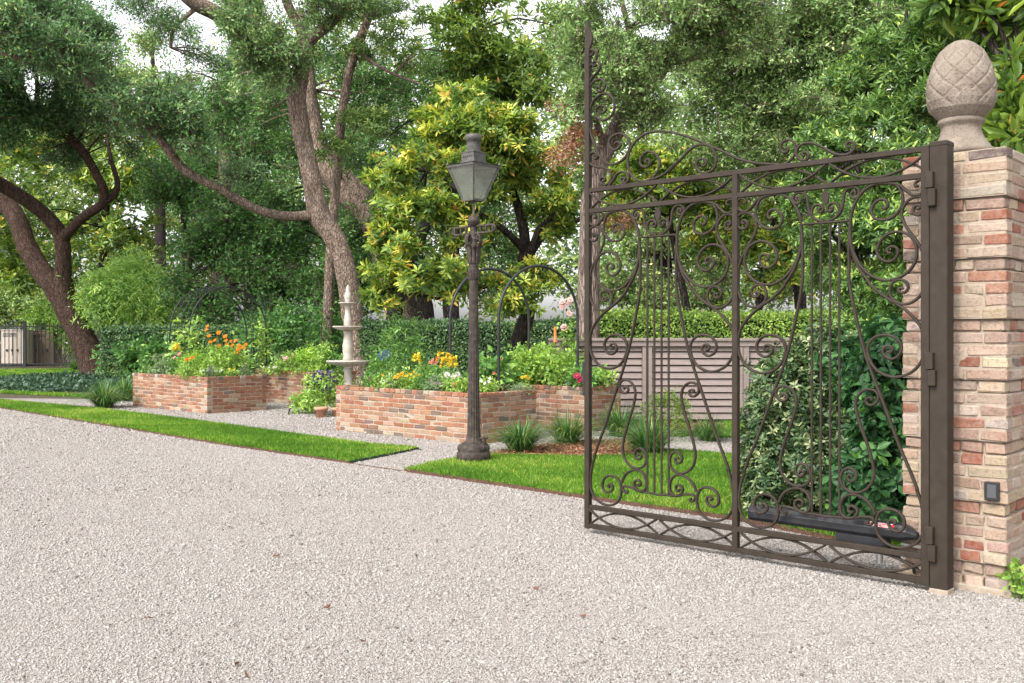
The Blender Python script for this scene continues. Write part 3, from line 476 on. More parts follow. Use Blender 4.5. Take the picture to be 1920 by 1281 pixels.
for c in [
 zc(Q2, (290, 305), (275, 290), (300, 265), (330, 280), (335, 320)[:2])[:0]+zc(Q2, (282, 300), (275, 318), (310, 322), (338, 285), (310, 243), (250, 245), (213, 305), (232, 380), (300, 413), (378, 385), (428, 312), (438, 222), (412, 142), (350, 92), (280, 102), (203, 162), (150, 260), (132, 400), (152, 560), (192, 680), (243, 810), (300, 888), (370, 940), (450, 942), (540, 890), (600, 810), (628, 720), (600, 632), (540, 582), (470, 582), (402, 622), (375, 690), (402, 755), (450, 772), (505, 738), (508, 695), (470, 675), (440, 705)),
 zc(Q2, (195, 870), (178, 862), (188, 838), (222, 838), (232, 868), (205, 888))[:0]+zc(Q2, (180, 855), (200, 882), (232, 870), (235, 830), (200, 800), (150, 820), (128, 875), (150, 935), (220, 978), (310, 985), (370, 1020), (402, 1090), (388, 1158), (340, 1190), (288, 1183), (264, 1140), (285, 1102), (325, 1110), (325, 1148), (300, 1140)),
 zc(Q2, (380, 1200), (430, 1130), (470, 1062), (540, 1035), (598, 1062), (616, 1112), (590, 1165), (545, 1172), (518, 1132), (540, 1105), (572, 1115), (560, 1140)),
 zc(Q2, (820, 915), (845, 930), (868, 900), (840, 878), (868, 915), (860, 955))[:0]+zc(Q2, (822, 925), (815, 895), (850, 885), (870, 930), (830, 975), (772, 968), (747, 918), (772, 842), (840, 792), (918, 812), (968, 872), (983, 945), (950, 1040), (885, 1115), (800, 1148), (720, 1138), (642, 1070), (602, 960), (602, 850), (642, 740), (720, 642), (830, 572), (960, 547), (1100, 555))+zc(Q3, (250, 180), (400, 220), (550, 277), (700, 342), (850, 407), (1000, 480), (1150, 527), (1300, 552), (1460, 558))+zc(Q4, (140, 412), (195, 388), (250, 340), (286, 280), (292, 210), (268, 152), (210, 128), (152, 150), (122, 210), (140, 262), (188, 268), (212, 230), (182, 218)),
 zc(Q2, (885, 1125), (945, 1108), (1040, 1058), (1130, 980), (1240, 880))+zc(Q3, (200, 640), (330, 510), (430, 402), (520, 337), (610, 322), (700, 347), (758, 430), (766, 520), (738, 610), (680, 652), (600, 665), (542, 620), (525, 560), (552, 508), (610, 493), (645, 530), (635, 575), (600, 575), (595, 548)),
 zc(Q4, (390, 310), (372, 300), (380, 272), (420, 268), (440, 310), (418, 350), (360, 358), (312, 320), (303, 260), (332, 203), (400, 168), (490, 168), (580, 203), (680, 260), (760, 293), (830, 300), (900, 283), (948, 240), (962, 190), (928, 153), (882, 158), (865, 190), (885, 215), (910, 205)),
 zc(Q1, (205, 555), (215, 575), (180, 585), (160, 545), (195, 500), (255, 512), (283, 570), (270, 640), (250, 680), (205, 720), (172, 780), (158, 830)),
 zc(Q1, (258, 715), (270, 735), (240, 745), (223, 705), (262, 672), (318, 692), (338, 750), (300, 830), (232, 900), (185, 970), (158, 1030)),
 zc(Q1, (320, 1080), (328, 1055), (290, 1058), (275, 1090), (310, 1125), (368, 1115), (402, 1060), (398, 992), (350, 940), (285, 950), (215, 1000), (170, 1080), (158, 1160))]: scroll(c, .0155)
MB().bar(gp(-.028, rz(1092, 742), .03), gp(-.028, rz(1092, 678), .03), .06, .02, GD).build('latch_plate', M['blackiron'], GATE, .003)
HZ = [(322, 354, 388), (660, 693, 724), (986, 1020, 1052)]
PD = .044
POST = thing('steel_gate_post', 'square dark bronze steel gate post between gate and brick pillar', 'post', gp(2.412, 0, .05))
MB().box(gp(2.412, 1.19, .05), (.047, .05, 1.23), (GD, GN, V3(0, 0, 1))).build('post', M['iron'], POST, .004)
MB().box(gp(2.412, 2.428, .05), (.0495, .0525, .014), (GD, GN, V3(0, 0, 1))).build('cap', M['iron'], POST, .005)
MB().box(gp(2.412, .012, .05), (.05, .053, .018), (GD, GN, V3(0, 0, 1))).build('footing', M['mortar'], POST, .006)
for a, b_, c in HZ:
    for k, (y0, y1, par) in enumerate(((a, b_, GATE if a > 900 else POST), (b_, c, POST if a < 900 else GATE))):
        za, zb_ = rz(1745, y0), rz(1745, y1); MB().box(gp(2.372+(.012 if k else 0), (za+zb_)/2, -.016+.003*k), (.021, .018, (za-zb_)/2-.0015), (GD, GN, V3(0, 0, 1))).build('hinge', M['iron'], par, .003)
# gate opener behind the lower rail
OP = thing('gate_opener', 'long black gate opener arm mounted low behind the iron gate', 'gate opener', gp(1.8, .25, .12))
def opt(px, py, d):   # point behind the gate plane by d that shows at px, py
    k = (px-CX)/F; L0 = GL+GN*d; s_ = (L0[1]*k-L0[0])/(GD[0]-k*GD[1]); Y = L0[1]+GD[1]*s_; return s_, H-(py-HY)/F*Y
s0, z0 = opt(1408, 964, .13); s1, z1 = opt(1690, 990, .13); zc_ = (z0+z1)/2; s2, _ = opt(1722, 1003, .13)
sec = [(-.055, -.03), (-.055, .012), (-.03, .042), (.03, .042), (.055, .012), (.055, -.03), (.035, -.05), (-.035, -.05)]
mb = MB(); st = [(s0, .8), (s0+.012, 1), (s1, 1), (s1+.04, .85), (s2, .4)]
V = [gp(a, zc_+y*q-(.012 if a == s2 else 0), .13+x*q) for a, q in st for x, y in sec]
mb.add(V, [(i*8+j, (i+1)*8+j, (i+1)*8+(j+1) % 8, i*8+(j+1) % 8) for i in range(4) for j in range(8)]+[tuple(range(7, -1, -1))[::-1], tuple(range(32, 40))[::-1]]); mb.build('housing', M['plastic'], OP, .004)
MB().box(gp((s0+s1)/2+.25, zc_-.085, .13), ((s1-s0)/2-.32, .04, .04), (GD, GN, V3(0, 0, 1))).build('motor_casing', M['plastic'], OP, .01)
MB().tube([gp(s1-.12, zc_-.05, .12), gp(s1-.12, zc_-.2, .12)], .018, 10).build('pin', M['zinc'], OP)
MB().bar(gp(s1+.0, zc_-.07, .13), gp(2.33, zc_-.075, .12), .02, .012, (0, 0, 1)).build('push_arm', M['zinc'], OP)
MB().tube(catmull([gp(s1-.05, zc_-.09, .15), gp(s1-.02, zc_-.17, .17), gp(s1+.04, zc_-.19, .18), gp(s1+.05, zc_-.24, .19)], .02), .009, 8).build('cable', M['blackiron'], OP)
sb0, zb0 = opt(1632, 978, .075); sb1, zb1 = opt(1672, 984, .075); BP = .13-.0585
nb = nz(gp(0, 0, -.0425)-gp(0, 0, 0)+V3(0, 0, .045*.55)); bc = gp((sb0+sb1)/2, zc_+.012+.006, BP+.004)
sl_n = nz(GN*-.03+V3(0, 0, .025)); sl_u = nz(np.cross(GD, sl_n)); sl_u = sl_u if sl_u[2] > 0 else -sl_u
bc = gp((sb0+sb1)/2, zc_+.027, .13-.0425)+sl_n*.0015
MB().box(bc, ((sb1-sb0)/2+.01, .014, .0012), (GD, sl_u, sl_n)).build('badge', M['red'], OP)
for sg in (1, -1): MB().box(bc+sl_u*.0115*sg+sl_n*.0012, ((sb1-sb0)/2+.008, .0012, .0006), (GD, sl_u, sl_n)).build('badge_line', M['whiteprint'], OP)
fc = bpy.data.curves.new('lettering', 'FONT'); fc.body = 'LiftMaster'; fc.size = .0235; fc.align_x = 'CENTER'; fc.align_y = 'CENTER'; fc.extrude = .0006; fc.shear = .15
tmp = bpy.data.objects.new('lettering', fc); C.objects.link(tmp); bpy.context.view_layer.update(); me = bpy.data.meshes.new_from_object(tmp); bpy.data.objects.remove(tmp); bpy.data.curves.remove(fc)
fo = bpy.data.objects.new('lettering', me); C.objects.link(fo); me.materials.clear(); me.materials.append(M['whiteprint']); fo.parent = OP
from mathutils import Matrix
mt = Matrix((GD, sl_u, sl_n)).transposed().to_4x4(); mt.translation = Vector(bc+sl_n*.0018-LOC[OP.name]); fo.matrix_local = mt; LOC[fo.name] = LOC[OP.name]

# ------------------------------------------------------------------ brickwork
PILC = [(.31, .23, .168)]*8+[(.335, .262, .20)]*7+[(.285, .195, .148)]*6+[(.26, .182, .142)]*4+[(.215, .072, .045)]*2+[(.27, .125, .085)]*3+[(.115, .088, .078)]*1+[(.345, .288, .235)]*3
PLAC = [(.255, .115, .066)]*6+[(.275, .145, .09)]*6+[(.225, .09, .052)]*5+[(.30, .195, .135)]*4+[(.32, .25, .185)]*2+[(.14, .10, .082)]*2+[(.19, .105, .075)]*2
def bricks(name, o, dx, dy, L, Wd, z0, courses, hc, pal, parent, bl=.2, jit=.003, cap=False, mat='brick'):
    """courses of single bricks round a rectangle whose near corner is o; courses[i] is how far that course stands out"""
    dx, dy = np.asarray(dx), np.asarray(dy); V, Fc, Col = [], [], []
    bd = .095
    def one(c, hl, hd, hh, ax, ay):
        k = rng.normal(0, jit, 3); ax2 = nz(ax+ay*rng.normal(0, .008)); ay2 = nz(ay-ax2*np.dot(ay, ax2)); bv = .006; base = len(V)
        col = np.array(pal[rng.integers(len(pal))])*rng.uniform(.85, 1.15)*(1+rng.normal(0, .03, 3)); c = c+ax2*k[0]*.5+ay2*k[1]*.5+V3(0, 0, k[2]*.4)
        P = []
        for sz in (-1, 1):
            for s1_, s2_ in ((-1, -1), (1, -1), (1, 1), (-1, 1)):
                jj = rng.normal(0, .0022, 3)
                for w_ in range(3):
                    q = [hl, hd, hh]; q[w_] -= 0; e = [hl-bv*rng.uniform(.5, 1.6), hd-bv*rng.uniform(.5, 1.6), hh-bv*rng.uniform(.5, 1.6)]; e[w_] = q[w_]
                    P.append(c+ax2*(s1_*e[0]+jj[0])+ay2*(s2_*e[1]+jj[1])+V3(0, 0, sz*e[2]+jj[2]))
        V.extend(P); I = lambda i, w_: base+i*3+w_
        q = [(I(0, 2), I(3, 2), I(2, 2), I(1, 2)), (I(4, 2), I(5, 2), I(6, 2), I(7, 2))]
        for i in range(4):
            j = (i+1) % 4; w_ = 1 if i % 2 == 0 else 0
            q += [(I(i, w_), I(j, w_), I(j+4, w_), I(i+4, w_)), (I(i, w_), I(i, 2), I(j, 2), I(j, w_)), (I(i+4, w_), I(j+4, w_), I(j+4, 2), I(i+4, 2))]
            w2 = 0 if w_ == 1 else 1; q += [(I(j, w_), I(j, 1-w_), I(j+4, 1-w_), I(j+4, w_))]
        tr = []
        for i in range(8): tr.append((I(i, 0), I(i, 1), I(i, 2)))
        for f in q: Fc.append(f); Col.append((*np.clip(col, 0, 1), 1))
        for f in tr: Fc.append((f[0], f[1], f[2], f[2])); Col.append((*np.clip(col, 0, 1), 1))
    for i, e in enumerate(courses):
        z = z0+(i+.5)*hc; l, w_ = L+2*e, Wd+2*e; oo = o-(dx+dy)*e; long_first = i % 2 == 0; last = cap and i == len(courses)-1
        for side in range(4):
            a0 = (oo, oo+dx*l, oo+dx*l+dy*w_, oo+dy*w_)[side]; ax = (dx, dy, -dx, -dy)[side]; ay = (dy, -dx, -dy, dx)[side]; ln = l if side % 2 == 0 else w_
            s_, t_ = (0, ln-bd-.01) if (side % 2 == 0) == long_first else (bd+.01, ln) if False else (0, ln-bd-.01)
            blen = bl if not last else .1
            n = max(1, round((t_-s_)/(blen+.01))); off = (0 if i % 2 else .5) if n > 1 else 0
            if not last and mat == 'brick':                      # stretchers and headers mixed
                off = None; edges = [s_]; x = s_+(.0 if i % 2 else -.1)*rng.uniform(.6, 1)
                while True:
                    x += rng.choice([.2, .2, .205, .1, .11])+.008
                    if x > t_-.06: break
                    if x > s_+.06: edges.append(x)
                edges.append(t_)
            else: edges = [s_]+[s_+(t_-s_)*(k+off)/n for k in range(0 if off else 1, n+(0 if off else 0))]+[t_]; edges = sorted(set(np.round(edges, 4)))
            for x0, x1 in zip(edges[:-1], edges[1:]):
                if x1-x0 < .025: continue
                if x0 == 0: x0 = -.005
                one(a0+ax*(x0+x1)/2+ay*bd/2+V3(0, 0, z), (x1-x0-.010)/2, bd/2, (hc-.010)/2, ax, ay)
    tri = [f for f in Fc]
    me = bpy.data.meshes.new(name); off_ = LOC[parent.name]
    me.from_pydata([tuple(v-off_) for v in V], [], [f if f[2] != f[3] else f[:3] for f in tri]); at_ = me.attributes.new('bcol', 'FLOAT_COLOR', 'FACE'); at_.data.foreach_set('color', np.array(Col, np.float32).ravel())
    me.materials.append(M[mat]); ob = bpy.data.objects.new(name, me); C.objects.link(ob); _place(ob, parent); return ob
PC = V3(2.644, 5.32, 0)                                  # near corner of the pillar
PL, PW, HC = .56, .48, .0664
ND = -GD
PIL = thing('brick_pillar', 'square pillar of old tan and red bricks beside the iron gate', 'pillar', PC+ND*PL/2+GN*PW/2)
cs = []
for i in range(36): cs.append(.0 if i >= 32 else (-.022 if i % 5 == 1 and i > 0 else 0))
cs = [(.012 if i == 0 else -.017 if i in (1, 6, 11, 16, 21, 26, 31) else 0) for i in range(36)]
bricks('brickwork', PC, ND, GN, PL, PW, .02, cs, HC, PILC, PIL)
MB().box(PC+ND*PL/2+GN*PW/2+V3(0, 0, 1.2), (PL/2-.034, PW/2-.034, 1.205), (ND, GN, V3(0, 0, 1))).build('mortar_core', M['mortar'], PIL)
for i, e in enumerate(cs):
    pass
mb = MB()
for a, b_ in ((2, 5), (7, 10), (12, 15), (17, 20), (22, 25), (27, 30), (32, 35)):
    z0_, z1_ = .02+a*HC+.004, .02+(b_+1)*HC-.004; mb.box(PC+ND*PL/2+GN*PW/2+V3(0, 0, (z0_+z1_)/2), (PL/2-.005, PW/2-.005, (z1_-z0_)/2), (ND, GN, V3(0, 0, 1)))
mb.build('mortar_joint', M['mortar'], PIL)
MB().box(PC+ND*PL/2+GN*PW/2+V3(0, 0, .014), (PL/2+.03, PW/2+.03, .022), (ND, GN, V3(0, 0, 1))).build('plinth', M['mortar'], PIL, .006)
KP = PC+ND*.05
kp0 = at(1862, 921, (PC+ND*.062)[1])
kz = kp0[2]; t_ = .0
kk = (1862-CX)/F; tt = (PC[0]-kk*PC[1])/(-ND[0]+kk*ND[1]); kc = PC+ND*tt+V3(0, 0, kz)
KEY = thing('keypad', 'small black entry keypad fixed to the front of the brick pillar', 'keypad', kc)
MB().box(kc-GN*.016, (.036, .018, .05), (ND, GN, V3(0, 0, 1))).build('case', M['plastic'], KEY, .004)
MB().box(kc-GN*.035+V3(0, 0, .002)+GD*.003, (.023, .003, .036), (ND, GN, V3(0, 0, 1))).build('face', M['greykey'], KEY, .001)
# pine cone finial
FB = V3(2.566, 5.69, 2.42)
FIN = thing('pinecone_finial', 'carved stone pine cone finial standing on the brick pillar', 'finial', FB)
MB().lathe(FB, [(.0, 0), (.175, 0), (.178, .018), (.168, .034), (.158, .04), (.152, .055), (.128, .085), (.112, .12), (.106, .15), (.11, .17), (.122, .178), (.126, .19), (.122, .203), (.108, .21), (0, .21)], 48).build('pedestal', M['stone'], FIN)
nz_, na = 150, 192; Vv = []
hgt = .455
for i in range(nz_+1):
    t = i/nz_; prof = math.sin(math.pi*min(1, max(0, (t*.92+.08)))**.83)**.78 if t < 1 else 0
    r0 = .186*float(np.interp(t, [0, .05, .12, .22, .36, .5, .64, .75, .85, .93, .98, 1], [.6, .72, .87, .96, 1, .965, .87, .77, .63, .43, .23, .02])); z = t*hgt
    for j in range(na):
        a = 2*math.pi*j/na; nl = 10; w_ = t*4.4
        u1 = (a*nl/(2*math.pi)+w_) % 1; u2 = (a*nl/(2*math.pi)-w_) % 1; d_ = min(abs(u1-.5), abs(u2-.5)); e1 = abs(u1-.5)*2; e2 = abs(u2-.5)*2
        g = max(e1, e2)**9; sc_ = 1-.05*g+.018*(1-u2 if u2 > 0 else 0)
        lf = 0
        if t < .33:                                          # pointed leaves round the foot
            u = (a*6/(2*math.pi)+.25) % 1; edge = .33*(1-abs(u-.5)*2)**.55; lf = 1 if t < edge else 0
            if lf: sc_ = 1.035-.05*max(0, abs(u-.5)*2-.8)-.02*(abs(((u-.5)*6) % 1-.5) > .4)
        Vv.append(FB+V3(r0*sc_*math.cos(a), r0*sc_*math.sin(a), .205+z))
Vv.append(FB+V3(0, 0, .205+hgt)); Vv.append(FB+V3(0, 0, .2))
mb = MB(); mb.add(Vv, [(i*na+j, i*na+(j+1) % na, (i+1)*na+(j+1) % na, (i+1)*na+j) for i in range(nz_) for j in range(na)]+[(nz_*na+j, nz_*na+(j+1) % na, len(Vv)-2) for j in range(na)]+[((j+1) % na, j, len(Vv)-1) for j in range(na)], True); mb.build('cone', M['stone'], FIN)

# ------------------------------------------------------------------ raised brick planters
UU = -GD; VV = V3(.682, .7315, 0); VV = GN.copy()
PH = .655
PLANT = {}
def planter(key, corner, L, Wd, label):
    c = V3(*corner, 0); t = thing('brick_planter', label, 'planter', c+UU*L/2+VV*Wd/2, 'raised brick planters round the fountain')
    hc = PH/10; bricks('brickwork', c, UU, VV, L, Wd, 0, [0]*9+[.008], hc, PLAC, t, .2, .003, True, 'redbrick')
    mb = MB(); th = .075; A = (UU, VV, V3(0, 0, 1))
    for cc, h in ((c+UU*L/2+VV*(.005+th/2), (L/2-.01, th/2)), (c+UU*L/2+VV*(Wd-.005-th/2), (L/2-.01, th/2)), (c+UU*(.005+th/2)+VV*Wd/2, (th/2, Wd/2-.012-th)), (c+UU*(L-.005-th/2)+VV*Wd/2, (th/2, Wd/2-.012-th))): mb.box(cc+V3(0, 0, PH/2-.004), (*h, PH/2-.006), A)
    mb.build('mortar_joint', M['mortar'], t)
    MB().box(c+UU*L/2+VV*Wd/2+V3(0, 0, PH/2-.03), (L/2-.095, Wd/2-.095, PH/2-.03), A).build('soil', M['soil'], t)
    PLANT[key] = (c, L, Wd); return t
P1c, P2c, P3c, P4c = (-5.36, 17.5), (-3.99, 19.62), (-.452, 12.6), (1.04, 14.14)
planter('A', P1c, 2.74, 1.22, 'brick planter with orange flowers beside the far end of the grass strip')
planter('B', P2c, 2.7, 1.16, 'brick planter behind the potted purple salvia, left of the fountain')
planter('C', P3c, 2.89, 1.16, 'long brick planter directly behind the lamp post, with yellow flowers')
planter('D', P4c, 2.7, .85, 'brick planter behind the iron gate edge, full of light green herbs')

# ------------------------------------------------------------------ street lamp
LP = gr(888, 872); LP[1] += .17; LP[0] = (888-CX)/F*LP[1]
LAMP = thing('street_lamp', 'old fluted cast iron gas lamp post on the lawn', 'street lamp', LP)
zz = lambda py: H-(py-HY)/F*LP[1]
rp = lambda w: w/F*LP[1]
MB().lathe(LP, [(0, 0), (rp(31.5), 0), (rp(31.5), zz(850)), (rp(30), zz(847)), (rp(29), zz(846.5)), (rp(30.5), zz(843)), (rp(30.5), zz(838)), (rp(28), zz(834)), (rp(22), zz(831)), (rp(18), zz(829)), (0, zz(829))], 40).build('base', M['castiron'], LAMP)
pr = [(rp(20), zz(831), 0), (rp(16), zz(827), .03), (rp(13), zz(821), .06), (rp(11.6), zz(810), .07), (rp(10.6), zz(740), .07), (rp(9.2), zz(640), .07), (rp(7.9), zz(525), .07), (rp(7.9), zz(523), 0)]
na = 96; V = []; 
for r_, z, f in pr:
    for j in range(na):
        a = 2*math.pi*j/na; V.append(LP+V3(*(np.array([math.cos(a), math.sin(a)])*r_*(1+f*(abs(math.sin(a*7))-.6)*1.6)), z))
mb = MB(); mb.add(V, [(i*na+j, i*na+(j+1) % na, (i+1)*na+(j+1) % na, (i+1)*na+j) for i in range(len(pr)-1) for j in range(na)], False); mb.build('shaft', M['castiron'], LAMP)
mb = MB(); mb.lathe(LP, [(rp(9), zz(525)), (rp(10.4), zz(522)), (rp(10), zz(508)), (rp(10.4), zz(504)), (rp(8.8), zz(502.5)), (rp(9.8), zz(500)), (rp(8.8), zz(498)), (rp(9.6), zz(496)), (rp(9), zz(494))], 32)
for k in range(12):
    a = k*math.pi/6; d = V3(math.cos(a), math.sin(a), 0); mb.bar(LP+d*rp(10.2)+V3(0, 0, zz(521)), LP+d*rp(10.1)+V3(0, 0, zz(508)), rp(2.6), rp(1.6), d)
mb.build('collar', M['castiron'], LAMP, .002)
mb = MB(); mb.lathe(LP, [(rp(9.4), zz(496)), (rp(9.2), zz(480)), (rp(10.5), zz(466)), (rp(11.5), zz(460)), (rp(8), zz(457)), (rp(6), zz(450)), (rp(6), zz(430)), (0, zz(430))], 32)
for k in range(8):                                          # acanthus leaves and scrolls
    a = math.atan2(GD[1], GD[0])+k*math.pi/4; d = V3(math.cos(a), math.sin(a), 0); big = k % 2 == 0
    pts = [(9.6, 494), (10.6, 480), (11.2, 470), (13.6 if big else 12, 462), (16, 460) if not big else (17, 458)] + ([(18.5, 450), (17, 443), (13.5, 441), (11, 446), (12, 451), (14.5, 450), (14.5, 447)] if big else [(15.2, 465)])
    P = catmull([LP+d*rp(r_)+V3(0, 0, zz(y)) for r_, y in pts], .012); sd = np.cross(d, V3(0, 0, 1)); w = np.full(len(P), rp(3.6)); mb.planar(P, sd, w, rp(8.5 if big else 6.5))
mb.build('capital', M['castiron'], LAMP)
mb = MB(); hb = rp(53); bz = zz(431); cz = rp(6.6); t_ = rp(3.2)
for s_ in (1, -1): mb.bar(LP+GD*-hb*.93+V3(0, 0, bz+s_*cz), LP+GD*hb*.93+V3(0, 0, bz+s_*cz), rp(5), t_, (0, 0, 1))
for k in (-.95, -.62, -.36, -.1, .1, .36, .62, .95): mb.bar(LP+GD*hb*k+V3(0, 0, bz-cz), LP+GD*hb*k+V3(0, 0, bz+cz), t_*1.1, rp(4.6), GN)
for s_ in (1, -1):
    a = np.linspace(-math.pi/2, math.pi/2, 9); P = np.array([LP+GD*s_*(hb*.93+cz*math.cos(q))+V3(0, 0, bz+cz*math.sin(q)) for q in a]); mb.planar(P, GN, np.full(9, t_), rp(5))
mb.build('ladder_bar', M['castiron'], LAMP, .001)
mb = MB(); mb.lathe(LP, [(0, zz(424)), (rp(10.5), zz(424)), (rp(10.5), zz(418)), (rp(12.2), zz(416)), (rp(12.2), zz(413.5)), (rp(9.5), zz(411.5)), (rp(9.5), zz(406)), (rp(7), zz(404.5)), (0, zz(404.5))], 8); mb.lathe(LP, [(rp(7), zz(432)), (rp(7), zz(423))], 12); mb.build('neck', M['castiron'], LAMP)
MB().tube([LP+V3(0, 0, zz(406)), LP+V3(0, 0, zz(372))], rp(2), 8).build('stem', M['lead'], LAMP)
ze, zb_, e0, e1 = zz(313), zz(376), rp(48.5)/math.sqrt(2), rp(20)/math.sqrt(2); zr = zz(308.5)
sq = lambda h, z: [LP+GD*h*a+GN*h*b_+V3(0, 0, z) for a, b_ in ((-1, -1), (1, -1), (1, 1), (-1, 1))]
T, Bq = sq(e0, ze), sq(e1, zb_)
for i in range(4):
    j = (i+1) % 4; q = [Bq[i], Bq[j], T[j], T[i]]; ctr = LP+V3(0, 0, (ze+zb_)/2); nn = nz(np.cross(q[1]-q[0], q[3]-q[0])); nn = nn if np.dot(nn, (q[0]+q[2])/2-ctr) > 0 else -nn
    ins = [p-nn*.004 for p in q]; mb = MB(); mb.add(ins+[p-nn*.007 for p in q], [(0, 1, 2, 3), (7, 6, 5, 4)]); mb.build('glass_pane', M['glass'], LAMP)
mb = MB()
for i in range(4):
    j = (i+1) % 4; mb.bar(Bq[i], T[i], .018, .018, nz(T[i]-LP-V3(0, 0, ze))); mb.bar(Bq[i], Bq[j], .016, .02, (0, 0, 1)); mb.bar(T[i], T[j], .02, .028, (0, 0, 1))
    mb.lathe(T[i]+V3(0, 0, .01), [(.016, 0), (.02, .012), (.01, .024), (.012, .032), (0, .05)], 8)
mb.add(sq(e1*.98, zb_-.006)+sq(e1*.98, zb_+.004), [(0, 1, 2, 3)[::-1], (4, 5, 6, 7)]+[(k, (k+1) % 4, 4+(k+1) % 4, 4+k) for k in range(4)])
mb.build('lantern_frame', M['lead'], LAMP)
vb = rp(22.5)/math.sqrt(2); mb = MB(); ring = [sq(e0+.02, ze+.012), sq(e0*.95, ze+.02), sq(vb*1.12, zr+.012)]
mb.add(sum(ring, []), [(i*4+k, i*4+(k+1) % 4, i*4+4+(k+1) % 4, i*4+4+k) for i in range(2) for k in range(4)]+[(3, 2, 1, 0)]); mb.build('roof', M['lead'], LAMP)
mb = MB(); vz0, vz1 = zr+.006, zz(286); mb.add(sq(vb*1.12, vz0)+sq(vb*1.12, vz0+.022)+sq(vb, vz0+.026)+sq(vb, vz1-.012)+sq(vb*1.07, vz1-.01)+sq(vb*1.07, vz1), [(i*4+k, i*4+(k+1) % 4, i*4+4+(k+1) % 4, i*4+4+k) for i in range(5) for k in range(4)]+[(20, 21, 22, 23), (3, 2, 1, 0)]); mb.build('vent_box', M['lead'], LAMP)
for ax, ay in ((GD, GN), (GN, GD)):
    for k in range(5): MB().box(LP-ay*(vb)+ax*vb*(-.7+.35*k)+V3(0, 0, (vz0+vz1)/2+.008), (.007, .003, .009), (ax, ay, V3(0, 0, 1))).build('vent_hole', M['blackiron'], LAMP)
mb = MB(); mb.lathe(LP, [(rp(13.5), vz1), (rp(13), zz(278)), (rp(13.3), zz(277)), (rp(13), zz(272)), (rp(13.3), zz(271)), (rp(13.2), zz(265)), (rp(15.5), zz(264)), (rp(15.5), zz(254)), (rp(14), zz(253)), (rp(12.5), zz(253)), (rp(12), zz(257)), (0, zz(257))], 32); mb.build('chimney', M['lead'], LAMP)
for s_, P in ((1, [(-19, 376), (-29, 379), (-31, 386)]), (1, [(12, 410), (20, 398), (28, 388)])): MB().tube(catmull([LP+GD*rp(x)*.74-GN*rp(x)*.3*0+V3(0, 0, zz(y)) for x, y in P], .01), .005, 6).build('wire_hook', M['lead'], LAMP)
mb = MB(); d = nz(V3(.8, -.35, 0)); mb.tube([LP+d*.13+V3(0, 0, zz(832)), LP+d*.13+V3(0, 0, zz(818))], .018, 8); mb.tube([LP+d*.07+V3(0, 0, zz(822)), LP+d*.17+V3(0, 0, zz(820))], .014, 8); mb.build('gas_tap', M['castiron'], LAMP)

# ------------------------------------------------------------------ fountain
FP = at(652.5, HY, 17.2); FP[2] = 0; fz = lambda py: H-(py-HY)/F*17.2; fr = lambda w: w/F*17.2
FT = thing('fountain', 'cream three tiered stone fountain between the brick planters', 'fountain', FP)
MB().lathe(FP, [(0, 0), (.26, 0), (.26, .1), (.2, .13), (.15, .2), (.11, .35), (fr(9.5), fz(722)), (fr(7), fz(700)), (fr(9), fz(690)), (0, fz(690))], 24).build('pedestal', M['fountain'], FT)
def bowl(py0, py1, w, n):
    z0_, z1_ = fz(py1), fz(py0); r_ = fr(w); na = n*4; V = []
    prof = [(.18, z0_, 0), (.55, z0_+.25*(z1_-z0_), .02), (.86, z0_+.55*(z1_-z0_), .05), (.97, z0_+.78*(z1_-z0_), .02), (1, z1_-.012, 0), (.985, z1_, 0), (.93, z1_-.004, 0), (.8, z1_-.03, 0), (0, z1_-.04, 0)]
    for q, z, f in prof:
        for j in range(na): a = 2*math.pi*j/na; V.append(FP+V3(r_*q*(1+f*math.cos(a*n))*math.cos(a), r_*q*(1+f*math.cos(a*n))*math.sin(a), z))
    mb = MB(); mb.add(V, [(i*na+j, i*na+(j+1) % na, (i+1)*na+(j+1) % na, (i+1)*na+j) for i in range(len(prof)-1) for j in range(na)], True); return mb.build('bowl', M['fountain'], FT)
bowl(676, 688, 40.5, 24); bowl(611.5, 621, 29, 20); bowl(567.5, 573.5, 18, 14)
for tiers in ([(676, 9), (673, 10), (668, 8.5), (660, 9.8), (648, 10.4), (640, 8.8), (630, 6.8), (625, 7.6), (621, 10)], [(612, 6), (608, 7.5), (600, 7.2), (594, 6.2), (585, 5), (578, 5.5), (573, 7)]):
    MB().lathe(FP, [(fr(w), fz(y)) for y, w in tiers], 20).build('baluster', M['fountain'], FT)
MB().lathe(FP, [(0, fz(568)), (fr(6), fz(568)), (fr(4.2), fz(565)), (fr(6.6), fz(560)), (fr(7), fz(555)), (fr(5.5), fz(549)), (fr(4), fz(547)), (fr(4.8), fz(544)), (fr(3.2), fz(540)), (fr(3.4), fz(538)), (0, fz(534))], 20).build('finial', M['fountain'], FT)

# ------------------------------------------------------------------ louvred fence
FY = 15.6; fx = lambda px: (px-CX)/F*FY
FE = thing('louvred_fence', 'low taupe timber fence of horizontal louvres behind the lawn', 'fence', (fx(1300), FY, 0))
ft = H-(634-HY)/F*FY; posts = [fx(p) for p in (1046, 1213, 1394, 1575)]
for x in posts: MB().box((x, FY, ft/2-.03), (.075, .06, ft/2-.03)).build('post', M['fence'], FE, .004)
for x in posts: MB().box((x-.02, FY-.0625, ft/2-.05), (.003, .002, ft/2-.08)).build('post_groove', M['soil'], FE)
L0, L1 = posts[0]-.15, posts[-1]+.1; ml = (L0+L1)/2
MB().box((ml, FY-.01, ft-.022), ((L1-L0)/2, .1, .022)).build('cap_rail', M['fence'], FE, .004)
MB().box((ml, FY-.062, ft-.088), ((L1-L0)/2, .016, .04)).build('top_rail', M['fence'], FE, .003)
